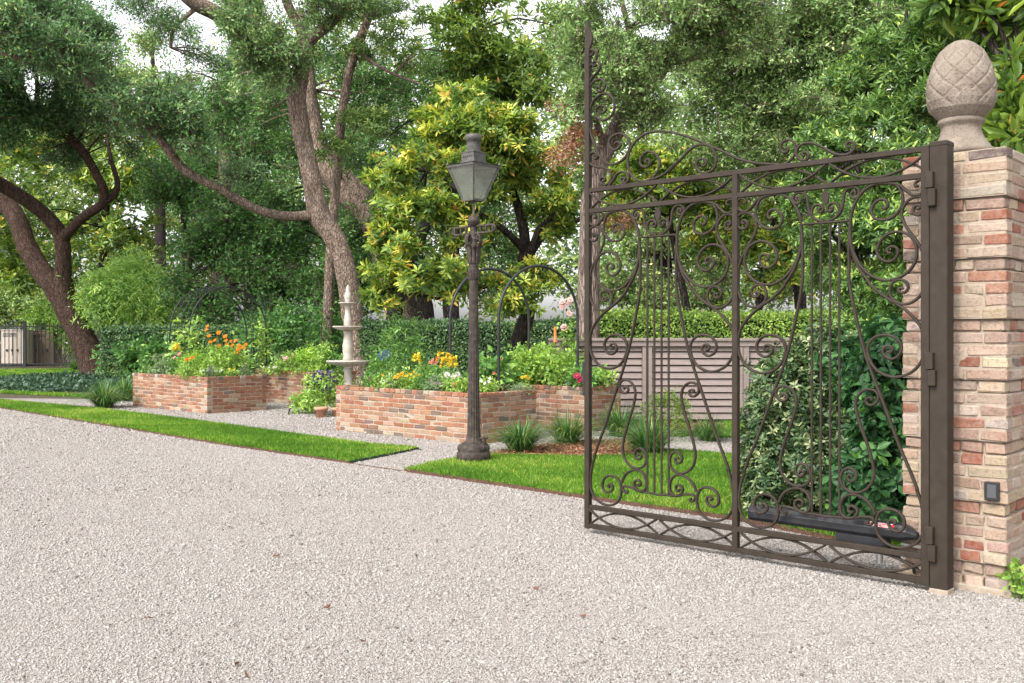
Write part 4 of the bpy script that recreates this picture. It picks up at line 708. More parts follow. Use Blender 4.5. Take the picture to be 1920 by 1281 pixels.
for i in range(len(posts)-1):
    MB().box(((posts[i]+posts[i+1])/2, FY+.036, ft/2-.03), ((posts[i+1]-posts[i])/2-.08, .006, ft/2-.06)).build('gap_shade_panel', M['soil'], FE)  # dark sheet added behind the louvres so their gaps read as shade
    a, b_ = posts[i]+.08, posts[i+1]-.08; n = 11; pitch = (ft-.17)/n
    for k in range(n):
        z = .06+pitch*(k+.5); up = nz(V3(0, .34, 1)); MB().box(((a+b_)/2, FY-.0, z), ((b_-a)/2, .0085, pitch*.44), (V3(1, 0, 0), nz(np.cross(up, V3(1, 0, 0))), up)).build('louvre', M['fence'], FE, .002)

# ------------------------------------------------------------------ garden arches, iron fence, cabinets
def arch(name, label, cA, cB, top, sep, rad=.021, n_mid=0, wires=True):
    """two hoops between two feet (cA, cB), set sep apart along the planters"""
    t = thing(name, label, 'garden arch', (np.asarray(cA)+cB)/2*V3(1, 1, 0), 'black garden arches between the planters'); hoops = []
    for k in range(2+n_mid):
        o_ = UU*sep*k/(1+n_mid); A, B_ = np.asarray(cA)+o_, np.asarray(cB)+o_; md = (A+B_)/2; half = (B_-A)/2; zs = top-np.linalg.norm(half)*1.02; pts = [A, A*V3(1, 1, 0)+V3(0, 0, (A[2]+zs)/2)]
        for a in np.linspace(0, math.pi, 13): pts.append(md*V3(1, 1, 0)-half*math.cos(a)+V3(0, 0, zs+(top-zs)*math.sin(a)))
        pts += [B_*V3(1, 1, 0)+V3(0, 0, (B_[2]+zs)/2), B_]; P = catmull(pts, .06); r_ = rad if k in (0, 1+n_mid) else rad*.45
        MB().tube(P, r_, 8).build('hoop', M['blackiron'], t); hoops.append(P)
    n = len(hoops[0])
    for q in (.08, .16, .24, .32, .41, .5, .59, .68, .76, .84, .92): MB().tube([hoops[0][int(q*n)], hoops[-1][int(q*n)]], .0028, 5).build('wire', M['blackiron'], t)
    return t
c3 = V3(*P3c, 0); c4 = V3(*P4c, 0)
fA = gr(934, 740, .6); fA = c3+VV*.98+UU*.14+V3(0, 0, .6); fB = c4+VV*.12+UU*.14+V3(0, 0, .6)
fA = at(935, 738, 13.55); fB = at(1083, 728, 14.5)
arch('garden_arch', 'black hooped arch behind the lamp post, over the path between two planters', fA, fB, H-(499-HY)/F*14.05, .95)
arch('garden_arch', 'black hooped arch behind the orange flowers, ribbed with thin wires', at(355, 690, 19.2), at(500, 690, 20.6), H-(538-HY)/F*19.9, .75, .014, 3)
IY = 42.; ix = lambda px: (px-CX)/F*IY
IF = thing('iron_fence', 'black iron picket fence in front of the beige cabinets', 'fence', (ix(70), IY, 0)); zt = H-(607-HY)/F*IY
pk = []
for i, px in enumerate(np.arange(-120, 152, 7.6)): pk.append(MB().box((ix(px), IY, zt/2), (.012, .012, zt/2)).build('picket', M['blackiron'], IF))
for z in (.15, zt-.12): MB().box((ix(16), IY, z), (ix(150)/2-ix(-120)/2, .018, .022)).build('rail', M['blackiron'], IF)
for px in (-60, 47, 152): MB().box((ix(px), IY-.03, zt/2+.05), (.06, .04, zt/2+.05)).build('post', M['blackiron'], IF)
def cabinet(px0, px1, py0, py1, Y, mat, label):
    x0, x1 = (px0-CX)/F*Y, (px1-CX)/F*Y; z1 = H-(py0-HY)/F*Y; z0_ = H-(py1-HY)/F*Y; cx = (x0+x1)/2; t = thing('utility_cabinet', label, 'cabinet', (cx, Y+.4, 0), 'cabinets behind the iron fence')
    MB().box((cx, Y+.4, (z0_+z1)/2), ((x1-x0)/2, .4, (z1-z0_)/2)).build('body', mat, t, .02); MB().box((cx, Y+.4, z0_/2), ((x1-x0)/2+.05, .45, z0_/2-.002)).build('base', M['blackiron'], t)
    MB().box((cx, Y+.4, z1+.02), ((x1-x0)/2+.03, .43, .022)).build('lid', mat, t, .008)
    for k in (-.45, .0, .45): MB().box((cx+k*(x1-x0)/2, Y-.012, z0_+.42*(z1-z0_)), (.04, .012, .05)).build('latch', M['blackiron'], t)
    for k in range(3): MB().box((cx-.12, Y-.006, z1-.12-.06*k), (.3, .006, .012)).build('lettering_bar', M['blackiron'], t)  # plain dark bars added in place of unreadable lettering
    MB().box((cx, Y-.003, (z0_+z1)/2+.15), (.008, .004, (z1-z0_)/2-.25)).build('seam', M['blackiron'], t)
cabinet(1, 45, 620, 684, 43.5, M['utility'], 'pale beige metal utility cabinet with black base behind the pickets')
cabinet(56, 101, 621, 684, 44.5, M['utilitybrown'], 'brown metal utility cabinet nearer the leaning oak')

# ------------------------------------------------------------------ small plants
PROTO = {}
def put(key, builder, name, label, cat, loc, rz=0, sc=1., group=None):
    """the first of a kind is built at the origin and moved, later ones are copies with their own label"""
    if key not in PROTO:
        t = thing(name, label, cat, (0, 0, 0), group); builder(t); PROTO[key] = t
    else:
        t = copy_tree(PROTO[key]); t['label'] = label
        if group: t['group'] = group
    t.location = tuple(loc); t.rotation_euler = (0, 0, rz); t.scale = (sc, sc, sc); LOC[t.name] = V3(*loc); return t
def clump(seed):
    def f(t):
        blades('blades', [(0, 0, 0)], 480, .56, .62, .012, M['clump'], t, 6, 1.55, .35)
        blades('crown_base', [(0, 0, 0)], 90, .14, .16, .014, M['drybrush'], t, 3, .8)
    return f
def gpos(px, py): return gr(px, py)
for i, (px, py, sc, lb) in enumerate([(976, 848, 1.0, 'dark green grassy clump beside the lamp post base'), (1064, 833, 1.02, 'dark grassy clump at the corner of the planter, just outside the gate edge'),
    (1163, 818, 1.05, 'grassy clump against the planter seen through the gate scrolls'), (1215, 853, 1.12, 'tall grassy clump at the lawn corner behind the harp strings'), (1328, 827, .8, 'small pale grassy clump below the louvred fence'),
    (196, 765, 1.25, 'grassy clump at the far corner of the first brick planter'), (232, 752, 1.2, 'grassy clump tucked against the side of the first brick planter'), (146, 696, 1.2, 'yellow green grassy clump at the foot of the leaning oak')]):
    put('clump%d' % (i % 2), clump(i), 'grass_clump', lb, 'grass clump', gpos(px, py), i*1.3, sc, 'grass clumps edging the beds')
def ball(t):
    crown('foliage', [(0, 0, .30, .34, .34, .30)], 900, 9, .05, .024, .55, M['boxleaf'], t, inner=.7, lum=.35); MB().tube([(0, 0, 0), (0, 0, .25)], .02, 6).build('stem', M['twig'], t)
put('ball', ball, 'boxwood_ball', 'clipped boxwood ball in front of the louvred fence', 'shrub', gpos(1250, 818), 0, .98)
def flower_disc(mb_p, mb_c, c, r_, nrm, n=8, dbl=False):
    nrm = nz(nrm); u = nz(np.cross(nrm, V3(.3, .2, .9))); w = np.cross(nrm, u)
    for k in range(n*(2 if dbl else 1)):
        a = 2*math.pi*k/n+.2; d = u*math.cos(a)+w*math.sin(a); s_ = np.cross(nrm, d); rr = r_*(1 if k < n else .65); lift = nrm*(.15*rr if k < n else .5*rr); ww = rr*2.4/n
        mb_p.add([c+d*rr*.12, c+d*rr*.6+s_*ww+lift*.6, c+d*rr+lift, c+d*rr*.6-s_*ww+lift*.6], [(0, 1, 2, 3)])
    mb_c.lathe(c+nrm*r_*.05, [(r_*.26, -.004), (r_*.22, r_*.12), (0, r_*.16)], 6)
def bloom(t, c, r_, col, n=8, dbl=False, stem=None):
    p, q = MB(), MB(); flower_disc(p, q, c, r_, nz(V3(rng.normal(0, .35), -.7+rng.normal(0, .2), .55)), n, dbl); o = p.build('flower', M[col], t); q.build('flower_centre', M['flowercentre'], o)
    if stem is not None: MB().tube([stem, (stem+c)/2+V3(rng.normal(0, .02), rng.normal(0, .02), 0), c], .0035, 5).build('stem', M['stem'], t)
def spike(t, base, h, r_, col, n=60, name='flower_spike'):
    z = rng.random(n); a = rng.random(n)*6.28; rr = r_*(1.05-z*.8); p = np.stack([base[0]+rr*np.cos(a), base[1]+rr*np.sin(a), base[2]+z*h], 1); ax = np.stack([np.cos(a), np.sin(a), np.full(n, .5)], 1)
    leaves(name, p, ax, rdir(n), np.full(n, r_*1.1), .8, rng.random(n), M[col], t)
def herb(name, label, base, h, r_, mat, L=.05, n=900, ratio=.5, cat='plant', group=None, per=7, wh=False, squash=1., up=.6):
    base = np.asarray(base, float); t = thing(name, label, cat, base, group); bl = [(base[0], base[1], base[2]+h*.55, r_, r_*squash, h*.5)]
    if wh: whorls('foliage', bl, n//6, 6, L, ratio, M[mat], t, inner=.2, elev=.35)
    else: crown('foliage', bl, n//per, per, max(.05, L*1.3), L, ratio, M[mat], t, inner=.15, up=up, lum=.35)
    mb = MB()
    for k in range(6):
        a = rng.random()*6.28; mb.tube([base, base+V3(math.cos(a)*r_*.25, math.sin(a)*r_*.25, h*.4), base+V3(math.cos(a)*r_*.5, math.sin(a)*r_*.5, h*.8)], .005, 5)
    mb.build('stems', M['stem'], t); return t
def pl(key, a, b_): c, L_, Wd = PLANT[key]; return c+UU*L_*a+VV*Wd*b_+V3(0, 0, .60)
def plpx(px, Y): return V3((px-CX)/F*Y, Y, .60)
hz = lambda py, Y: H-(py-HY)/F*Y
GA = 'plants in the planter with orange flowers'; GB = 'plants in the planter behind the potted salvia'; GC = 'plants in the planter behind the lamp post'; GDp = 'plants in the planter behind the gate edge'
# planter A
def top(py, Y): return hz(py, Y)-.60
t = herb('tomato_plant', 'tall pale tomato plant climbing towards the ribbed arch', plpx(352, 19.3), top(604, 19.3), .30, 'herb', .10, 560, .4, 'plant', GA)
t = herb('cosmos_plant', 'wide bright green cosmos plant covered in orange flowers', plpx(423, 18.45), top(655, 18.45), .42, 'herb', .075, 2400, .4, 'plant', GA)
for px, py, r_ in [(387, 619, .045), (410, 624, .05), (422, 631, .05), (392, 630, .045), (395, 641, .045), (442, 639, .045), (436, 648, .045), (461, 646, .04), (447, 655, .055), (452, 651, .045), (426, 646, .04), (411, 649, .045), (444, 661, .045), (389, 612, .035), (424, 638, .045), (403, 638, .04), (458, 653, .035), (448, 648, .04), (433, 640, .03)]:
    p = at(px, py, 18.3); bloom(t, p, r_, 'orange', 8, True, V3(p[0]+rng.normal(0, .05), 18.45, 1.0))
t = herb('dill_plant', 'feathery bright green dill rising over the brick rim', plpx(366, 18.4), top(664, 18.4), .24, 'fern', .055, 3600, .1, 'plant', GA)
t = herb('zinnia_plant', 'small plant with two red orange flowers and one gold flower', plpx(352, 17.95), top(672, 17.95), .16, 'herb', .05, 500, .45, 'flower', GA)
for px, py, c in ((350, 674, 'redorange'), (361, 671, 'redorange'), (356, 674, 'gold')): p = at(px, py, 17.85); bloom(t, p, .04, c, 9, True, V3(p[0], 17.95, .8))
t = herb('snapdragon', 'yellow snapdragon and pink flowers at the far corner of the rim', plpx(333, 18.9), top(664, 18.9), .16, 'herbdeep', .05, 500, .4, 'flower', GA)
spike(t, at(331, 658, 18.75), .13, .045, 'yellow')
for px, py in ((336, 664), (327, 671)): p = at(px, py, 18.7); bloom(t, p, .045, 'pink', 9, True, V3(p[0], 18.8, .8))
t = herb('bedding_plant', 'low grey green plant filling the far end of the rim', plpx(306, 19.0), top(680, 19.), .26, 'herbgrey', .045, 1100, .5, 'plant', GA, squash=.8); 
t = herb('bedding_plant', 'low green plant trailing at the outermost corner of the rim', plpx(280, 19.3), top(688, 19.3), .22, 'herbdeep', .04, 700, .5, 'plant', GA)
t = herb('agapanthus', 'green plant with a round pale blue flower head', plpx(316, 19.4), top(676, 19.4), .18, 'herbdeep', .07, 500, .35, 'flower', GA); spike(t, at(300, 678, 19.2), .12, .09, 'herbgrey', 50, 'flower_head')
for px, py, c, lb, Y in ((380, 700, 'white', 'white flowered plant low on the brick rim', 17.75), (396, 703, 'dusty', 'dusky purple spikes low on the near corner of the rim', 17.75), (412, 702, 'white', 'pale variegated plant low on the rim beside the dusky spikes', 17.9), (459, 695, 'dusty', 'dusky purple plant at the inner end of the rim', 18.25), (346, 697, 'pink', 'small coral flowered plant low on the rim', 18.1), (432, 697, 'yellow', 'low plant with tiny yellow blooms under the cosmos', 18.0)):
    t = herb('bedding_plant', lb, plpx(px, Y), .16, .13, 'herb' if c != 'dusty' else 'herbgrey', .04, 380, .5, 'flower', GA)
    for k in range(4):
        p = plpx(px+rng.normal(0, 4), Y-.08)+V3(0, 0, rng.uniform(.1, .2)); (spike(t, p-V3(0, 0, .03), .12, .02, c, 24) if c == 'dusty' else bloom(t, p, .024, c, 7))
# planter B
t = herb('climbing_vine', 'pale green vine climbing a thin black support beside the arch', plpx(488, 20.5), top(598, 20.5), .14, 'herb', .075, 420, .5, 'vine', GB)
for px in (476, 500): MB().tube([plpx(px, 20.5), at(px-3, 560, 20.5)], .012, 6).build('support_pole', M['blackiron'], t)
for px, py0, r_, m_, lb in ((520, 640, .12, 'clump', 'upright bladed leek like plant'), (548, 668, .3, 'herb', 'bushy light green plant with pink flowers'), (585, 655, .34, 'fern', 'yellow green bushy herb in the middle'), (604, 648, .22, 'herb', 'tall fern leaved plant beside the fountain'), (628, 668, .2, 'herbdeep', 'low green plant right beside the fountain bowl'), (462, 676, .16, 'herbdeep', 'deep green plant at the inner corner')):
    Y = 20.3 if px < 600 else 20.1; b_ = plpx(px, Y); nm = 'herb_plant'
    if m_ == 'clump':
        t = thing('leek_plant', lb+' in the planter behind the salvia', 'plant', b_, GB); blades('blades', [b_, b_+V3(.12, .05, 0)], 26, .52, .14, .022, M['herbgrey'], t, 4, .4, .3)
    else: t = herb(nm, lb+' in the planter behind the salvia', b_, top(py0, Y), r_, m_, .065, 1300, .4, 'plant', GB)
    if px == 548:
        for k in range(6): bloom(t, at(540+rng.normal(0, 5), 670+rng.normal(0, 3), Y-.25), .035, 'palepink', 8)
t = thing('garden_stake', 'thin bare wooden stake standing in the planter by the fountain', 'stake', plpx(603, 20.6)); MB().tube([plpx(603, 20.6), at(602, 615, 20.6)], .012, 6).build('cane', M['litter'], t)
for px, lb in ((510, 'patch of white flowered edging plants along the far rim'), (566, 'low yellow green edging plant over the far rim')):
    b_ = plpx(px, 20.05 if px < 540 else 19.85); t = herb('bedding_plant', lb, b_, .15, .26, 'herb', .04, 600, .5, 'flower', GB)
    for k in range(4 if px == 510 else 0): bloom(t, b_+V3(rng.normal(0, .15), -.1, .14), .028, 'white', 7)
# planter C
t = herb('blue_salvia', 'leafy plant with blue flower spikes near the fountain', plpx(716, 15.1), top(672, 15.1), .19, 'herbdeep', .06, 1100, .35, 'flower', GC)
for px, py in ((712, 672), (722, 668), (728, 672), (718, 676)): spike(t, at(px, py, 14.9), .1, .022, 'blue', 30)
t = herb('snapdragon', 'tall snapdragon with bright yellow flower spikes near the lamp post', plpx(815, 13.9), top(690, 13.9), .3, 'herbdeep', .055, 1500, .3, 'flower', GC)
for px, py in ((826, 672), (840, 676), (847, 683), (833, 683), (852, 682)): spike(t, at(px, py+6, 13.75), .14, .035, 'yellow', 46)
t = herb('snapdragon', 'shorter snapdragon with one yellow spike and coral flowers', plpx(790, 14.1), top(690, 14.1), .24, 'herb', .055, 1100, .3, 'flower', GC); spike(t, at(781, 680, 13.95), .13, .04, 'yellow', 46)
for px, py in ((812, 676), (820, 672), (817, 680), (808, 680)): bloom(t, at(px, py, 13.75), .035, 'coral', 8, True)
t = herb('marigold', 'low spreading plant topped with gold flowers', plpx(754, 13.95), .2, .28, 'herb', .045, 1200, .45, 'flower', GC, squash=.7)
for k in range(26): bloom(t, at(754+rng.normal(0, 14), 705+rng.normal(0, 4), 13.72), .022, 'gold', 7)
t = herb('yarrow', 'grey green plant with flat white flower heads', plpx(848, 13.5), .27, .24, 'herbgrey', .045, 1000, .4, 'flower', GC)
for px in (838, 850, 858): bloom(t, at(px, 705+rng.normal(0, 2), 13.3), .05, 'white', 14, True)
for px, py, c, m_, lb, Y in ((690, 716, 'plum', 'herbdeep', 'dark purple pansies at the fountain end of the rim', 14.55), (717, 722, 'white', 'herb', 'plant with one large white flower on the rim', 14.3), (741, 722, 'plum', 'herbgrey', 'dusky plum leaved plant on the rim', 14.0), (768, 722, None, 'herb', 'rounded lime green plant on the rim', 13.85), (797, 722, None, 'herbdeep', 'deep green trailing plant on the rim', 13.6), (822, 726, 'dusty', 'herbgrey', 'dusky mauve plant on the rim', 13.4), (850, 725, 'coral', 'herb', 'green rim plant dotted with coral flowers', 13.2), (872, 724, None, 'herb', 'bright leafy plant just behind the lamp shaft', 13.05), (915, 718, 'white', 'herb', 'spreading green plant under the arch foot', 13.1)):
    b_ = plpx(px, Y); t = herb('bedding_plant', lb, b_, .17+.06*rng.random(), .16, m_, .042, 560, .5, 'flower', GC)
    if c:
        for k in range(1 if 'one large' in lb else 5): bloom(t, at(px+rng.normal(0, 7 if 'one' not in lb else 1), py-4+rng.normal(0, 3), Y-.15), .045 if 'one large' in lb else .022, c, 8)
t = herb('tall_shrub', 'leafy narrow leaved shrub behind the fountain end of the planter', plpx(752, 17.6)*V3(1, 1, 0)+V3(0, 0, .1), hz(610, 17.6)-.1, .52, 'herbdeep', .13, 1900, .22, 'shrub', None, per=6)
t = herb('leafy_plant', 'broad leaved green plant between lamp shaft and arch', plpx(925, 13.9), top(672, 13.9), .24, 'herbdeep', .11, 500, .6, 'plant', GC)
bloom(t, at(938, 676, 13.7), .035, 'magenta', 9, True); bloom(t, at(926, 700, 13.6), .03, 'coral', 9)
t = herb('silvery_plant', 'low grey green trailing plant over the end rim below the arch', plpx(978, 13.4), .09, .2, 'herbgrey', .035, 700, .3, 'plant', GC, squash=.6)
# planter D
t = herb('basil_plant', 'tall pale green basil mass inside the black arch', plpx(1003, 15.2), top(655, 15.2), .46, 'herb', .075, 3400, .5, 'herb', GDp)
t = herb('basil_plant', 'pale green herb mass in front of the arch foot by the gate', plpx(1060, 14.75), top(668, 14.75), .32, 'herb', .065, 2000, .5, 'herb', GDp)
t = herb('basil_plant', 'bright leafy herb low against the rim inside the arch', plpx(965, 15.5), top(690, 15.5), .34, 'herb', .06, 1400, .5, 'herb', GDp)
bloom(t, at(949, 703, 14.6), .05, 'white', 10, True, plpx(949, 14.8))
for px, py in ((978, 708), (985, 706), (990, 709), (1072, 686)): bloom(t, at(px, py, 14.75), .032, 'gold', 8)
t = thing('hollyhock', 'tall thin hollyhock stems with pale pink flowers behind the arch', 'flower', plpx(1066, 15.3), GDp)
for px, ps in ((1056, (566, 571, 576)), (1070, (562, 568, 588)), (1062, (616, 612))):
    MB().tube(catmull([plpx(px, 15.3), at(px+1, 660, 15.3), at(px, ps[0], 15.3)], .1), .009, 6).build('stem', M['stem'], t)
    for py in ps: bloom(t, at(px+rng.normal(0, 2.5), py, 15.2), .06, 'palepink', 7, True)
crown('foliage', [(plpx(1066, 15.3)[0], 15.3, 1.1, .12, .12, .6)], 90, 7, .08, .06, .6, M['herb'], t)
t = herb('dahlia', 'plant with a deep pink dahlia beside the gate edge', plpx(1092, 14.35), top(690, 14.35), .2, 'herbdeep', .065, 600, .5, 'flower', GDp)
for px, py in ((1082, 705), (1088, 712)): bloom(t, at(px, py, 14.1), .06, 'magenta', 12, True)
t = herb('herb_plant', 'green leafy plant at the end of the planter seen through the gate', plpx(1122, 14.6), top(695, 14.6), .24, 'herb', .06, 800, .5, 'plant', GDp)
t = thing('hanging_tube', 'small orange tube hanging from a thin rod behind the arch', 'garden ornament', at(1042, 640, 15.1)*V3(1, 1, 0)); MB().tube([at(1042, 640, 15.1)*V3(1, 1, 0), at(1042, 612, 15.1)], .006, 6).build('rod', M['twig'], t); MB().lathe(at(1041, 640, 15.08), [(.012, -.02), (.032, -.015), (.034, 0), (.02, .012), (.022, .2), (.024, .21), (0, .22)], 10).build('tube', M['orangetube'], t)
# potted salvia
for px, py, sc, lb in ((602, 783, 1, 'terracotta pot standing on the gravel under the purple salvia'), (632, 782, .9, 'terracotta pot half hidden beside the planter corner')):
    def potb(t):
        MB().lathe((0, 0, 0), [(0, 0), (.07, 0), (.095, .13), (.115, .13), (.118, .175), (.1, .175), (.095, .15), (0, .15)], 20).build('pot', M['terracotta'], t)
        MB().lathe((0, 0, .15), [(0, 0), (.094, .0), (.09, .012), (0, .016)], 12).build('soil', M['soil'], t)
    put('pot', potb, 'flower_pot', lb, 'pot', gpos(px, py), 0, sc, 'terracotta pots')
b_ = gpos(606, 780); b_[1] += .12
t = herb('purple_salvia', 'large potted salvia with purple flower spikes between planters', b_+V3(0, -.02, .02), .74, .37, 'herb', .055, 2600, .55, 'flower', None)
for k in range(34): px = rng.choice([598, 612, 622, 590, 617])+rng.normal(0, 5); spike(t, at(px, 726+rng.normal(0, 6)+abs(px-612)*.3, b_[1]-.05+rng.normal(0, .1)), .22, .036, 'lavender' if k % 3 == 0 else 'purple', 50)
herb('leafy_plant', 'low light green plant at the foot of the potted salvia', gpos(570, 776)+V3(0, .1, 0), .33, .22, 'herb', .07, 700, .6, 'plant', None)
t = thing('irrigation_hose', 'short piece of black hose poking from the gravel by the salvia', 'hose', gpos(545, 777)); MB().tube(catmull([gpos(541, 778), gpos(543, 776)+V3(0, 0, .07), gpos(549, 772)+V3(0, 0, .09), gpos(553, 771)+V3(0, 0, .02)], .02), .012, 8).build('hose', M['blackiron'], t)
herb('leafy_plant', 'bright green seedling at the foot of the brick pillar', gr(1912, 1122), .13, .08, 'herb', .045, 260, .6, 'plant', None)

# ------------------------------------------------------------------ shrubs and hedges
def hedge(name, label, x0, x1, y0, y1, h, mat, n, L, group=None, gapz=None):
    t = thing(name, label, 'hedge', ((x0+x1)/2, (y0+y1)/2, 0), group); w, d = x1-x0, y1-y0; A = [w*d, w*h, w*h*.25, d*h, d*h]; k = rng.choice(5, n, p=np.array(A)/sum(A)); u, v = rng.random(n), rng.random(n); p = np.zeros((n, 3)); q = np.zeros((n, 3))
    for i, (f, nn) in enumerate([(lambda u, v: (x0+u*w, y0+v*d, h+0*u), (0, 0, 1)), (lambda u, v: (x0+u*w, y0+0*u, v*h), (0, -1, 0)), (lambda u, v: (x0+u*w, y1+0*u, v*h), (0, 1, 0)), (lambda u, v: (x0+0*u, y0+u*d, v*h), (-1, 0, 0)), (lambda u, v: (x1+0*u, y0+u*d, v*h), (1, 0, 0))]):
        j = k == i; p[j] = np.stack(f(u[j], v[j]), 1); q[j] = nn
    wob = .05*fbm(p, 1.7, 4)+rng.normal(size=n)*.035; p = p+q*wob[:, None]; p[:, 2] = np.maximum(p[:, 2], .02); t_ = np.clip(.45+.16*fbm(p, 2.1, 8)+rng.normal(size=n)*.2, 0, 1)
    leaves('foliage', p, rdir(n)+q*.3, q*.7+rng.normal(size=(n, 3))*.55+V3(0, 0, .35), L*rng.uniform(.7, 1.3, n), .6, t_, M[mat], t)
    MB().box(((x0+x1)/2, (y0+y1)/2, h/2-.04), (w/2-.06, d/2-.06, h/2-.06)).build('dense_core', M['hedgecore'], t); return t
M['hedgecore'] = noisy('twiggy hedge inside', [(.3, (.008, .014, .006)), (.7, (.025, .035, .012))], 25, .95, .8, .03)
hedge('clipped_hedge', 'sunlit clipped hedge standing above the louvred fence', (1098-CX)/F*17.3, 7.6, 17.3, 18.4, H-(589-HY)/F*17.3, 'hedge', 62000, .05, 'clipped hedges round the garden')
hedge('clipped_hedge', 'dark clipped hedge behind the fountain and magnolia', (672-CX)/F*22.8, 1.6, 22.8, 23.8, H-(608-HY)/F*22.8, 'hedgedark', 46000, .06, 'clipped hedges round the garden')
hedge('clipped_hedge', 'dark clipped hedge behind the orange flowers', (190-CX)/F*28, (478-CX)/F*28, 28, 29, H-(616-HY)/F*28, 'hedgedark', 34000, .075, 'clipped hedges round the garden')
# variegated and glossy shrubs behind the gate
def bush(name, label, blobs, n, per, L, ratio, mat, group=None, wh=True, stems=8, **k):
    b = np.asarray(blobs, float); c = b[:, :2].mean(0); t = thing(name, label, 'shrub', (c[0], c[1], 0), group)
    (whorls if wh else crown)('foliage', blobs, n, per, *((L, ratio) if wh else (k.pop('spread', .1), L, ratio)), M[mat], t, **k); mb = MB()
    for i in range(stems):
        q = b[i % len(b)]; mb.tube(catmull([V3(c[0]+rng.normal(0, .1), c[1]+rng.normal(0, .1), 0), V3((c[0]+q[0])/2, (c[1]+q[1])/2, q[2]*.55)+rng.normal(0, .05, 3), q[:3]+rng.normal(0, .1, 3)], .15), [.022, .01][0]*.7, 6)
    mb.build('stems', M['twig'], t); return t
def eb(px, py, Y, rx, rz, ry): p = at(px, py, Y); return (p[0], Y, p[2], rx/F*Y, ry, rz/F*Y)
bush('variegated_shrub', 'variegated cream and green shrub on the lawn behind the gate', [eb(1475, 790, 7.9, 62, 120, .42), eb(1470, 890, 7.7, 66, 90, .42), eb(1530, 900, 7.4, 70, 90, .4), eb(1530, 745, 8., 60, 75, .4), eb(1500, 690, 8.2, 55, 45, .3), eb(1440, 935, 7.7, 45, 50, .3), eb(1570, 800, 7.6, 40, 110, .35), eb(1425, 915, 7.6, 34, 70, .3), eb(1440, 730, 8., 30, 55, .3), eb(1425, 820, 7.8, 36, 70, .3), eb(1550, 660, 8.2, 60, 50, .3)], 4600, 8, .05, .5, 'varieg', inner=.35, elev=.3, lum=.5, gap=-.6, gf=3.1)
bush('glossy_shrub', 'dark glossy leaved shrub between the variegated shrub and pillar', [eb(1650, 760, 6.75, 55, 130, .3), eb(1645, 890, 6.65, 60, 100, .3), eb(1680, 700, 6.9, 50, 90, .3), eb(1610, 690, 7.6, 60, 60, .3), eb(1690, 860, 6.6, 35, 130, .25), eb(1600, 920, 6.8, 40, 70, .3)], 1500, 7, .085, .55, 'glossleaf', inner=.3, elev=.1, upb=.3)
bush('glossy_shrub', 'brighter leafy shrub in front of the louvred fence, behind the variegated one', [eb(1560, 690, 9.2, 75, 50, .4), eb(1640, 665, 8.6, 70, 60, .4), eb(1515, 700, 9.4, 40, 35, .3)], 700, 7, .10, .5, 'laurel', inner=.3, elev=.35, tshift=-.1)
# bamboo like bush and far shrubs on the left
bush('bamboo_bush', 'feathery light green bamboo bush behind the dark hedge', [eb(215, 560, 32, 62, 62, 1.1), eb(280, 555, 32, 70, 60, 1.1), eb(245, 515, 32.4, 55, 40, .8), eb(180, 570, 31.6, 32, 48, .7), eb(320, 585, 31.8, 45, 42, .8)], 1500, 14, .16, .2, 'bamboo', None, False, 12, spread=.28, droop=.5, lum=.4, inner=.3)
bush('far_shrub', 'grey green shrub beyond the iron fence at the far edge', [eb(40, 560, 47, 60, 45, 1.5), eb(110, 575, 46, 50, 40, 1.4), eb(-30, 570, 47, 50, 50, 1.5)], 1200, 12, .16, .5, 'midleaf', None, False, 8, spread=.35)
bush('far_shrub', 'bright leafy shrub directly behind the pickets and the oak trunk', [eb(125, 610, 44.5, 32, 30, .8), eb(80, 598, 45, 32, 18, .7), eb(145, 640, 43.5, 20, 34, .6)], 520, 12, .13, .5, 'herb', None, False, 6, spread=.3, tshift=-.15)
bush('low_shrub', 'dark broad leaved low shrub to the side of the leaning oak', [eb(225, 675, 29.5, 36, 26, .7), eb(265, 668, 28, 36, 30, .6), eb(300, 672, 27.2, 30, 26, .5)], 560, 8, .16, .55, 'darkleaf', None, False, 6, spread=.2, tshift=.1)
bush('low_shrub', 'deep green leafy shrub behind the planter under the tall oak', [eb(620, 640, 25, 40, 50, .8), eb(560, 630, 25.5, 60, 50, .8), eb(500, 640, 26, 50, 45, .8)], 900, 9, .13, .5, 'darkleaf', None, False, 6, spread=.22, tshift=.06)
P = np.array(COVER); lo, hi = P.min(0), P.max(0); q = lo+rng.random((60000, 2))*(hi-lo); q = q[inside(q, COVER)][:26000]; n = len(q); p = np.c_[q, rng.uniform(.03, .14, n)+.04*fbm(np.c_[q, q[:, 0]], .8)]
tag(leaves('ground_cover', p, rdir(n), rng.normal(size=(n, 3))*.6+V3(0, 0, .8), .11*rng.uniform(.7, 1.3, n), .5, np.clip(.45+rng.normal(size=n)*.22, 0, 1), M['cover']), 'low dark ground cover round the leaning oak', kind='stuff')
n = 9000; q = np.array([V3(*rng.uniform((.7, 12.2), (3.6, 15.7)), 0)[:2] for _ in range(n)]); q = q[inside(q, MULCH) | inside(q, MULCH_B)]; n = len(q)
P = np.array(MULCH); lo, hi = P.min(0), P.max(0); q2 = lo+rng.random((9000, 2))*(hi-lo); q = np.vstack([q, q2[inside(q2, MULCH)]]); n = len(q)
tag(leaves('mulch_chips', np.c_[q, np.full(n, .016)+rng.random(n)*.014], rdir(n)*V3(1, 1, .25), rng.normal(size=(n, 3))*.35+V3(0, 0, 1), .05*rng.uniform(.5, 1.4, n), .28, rng.random(n), M['drybrush']), 'reddish shredded bark on the planting beds', kind='stuff')
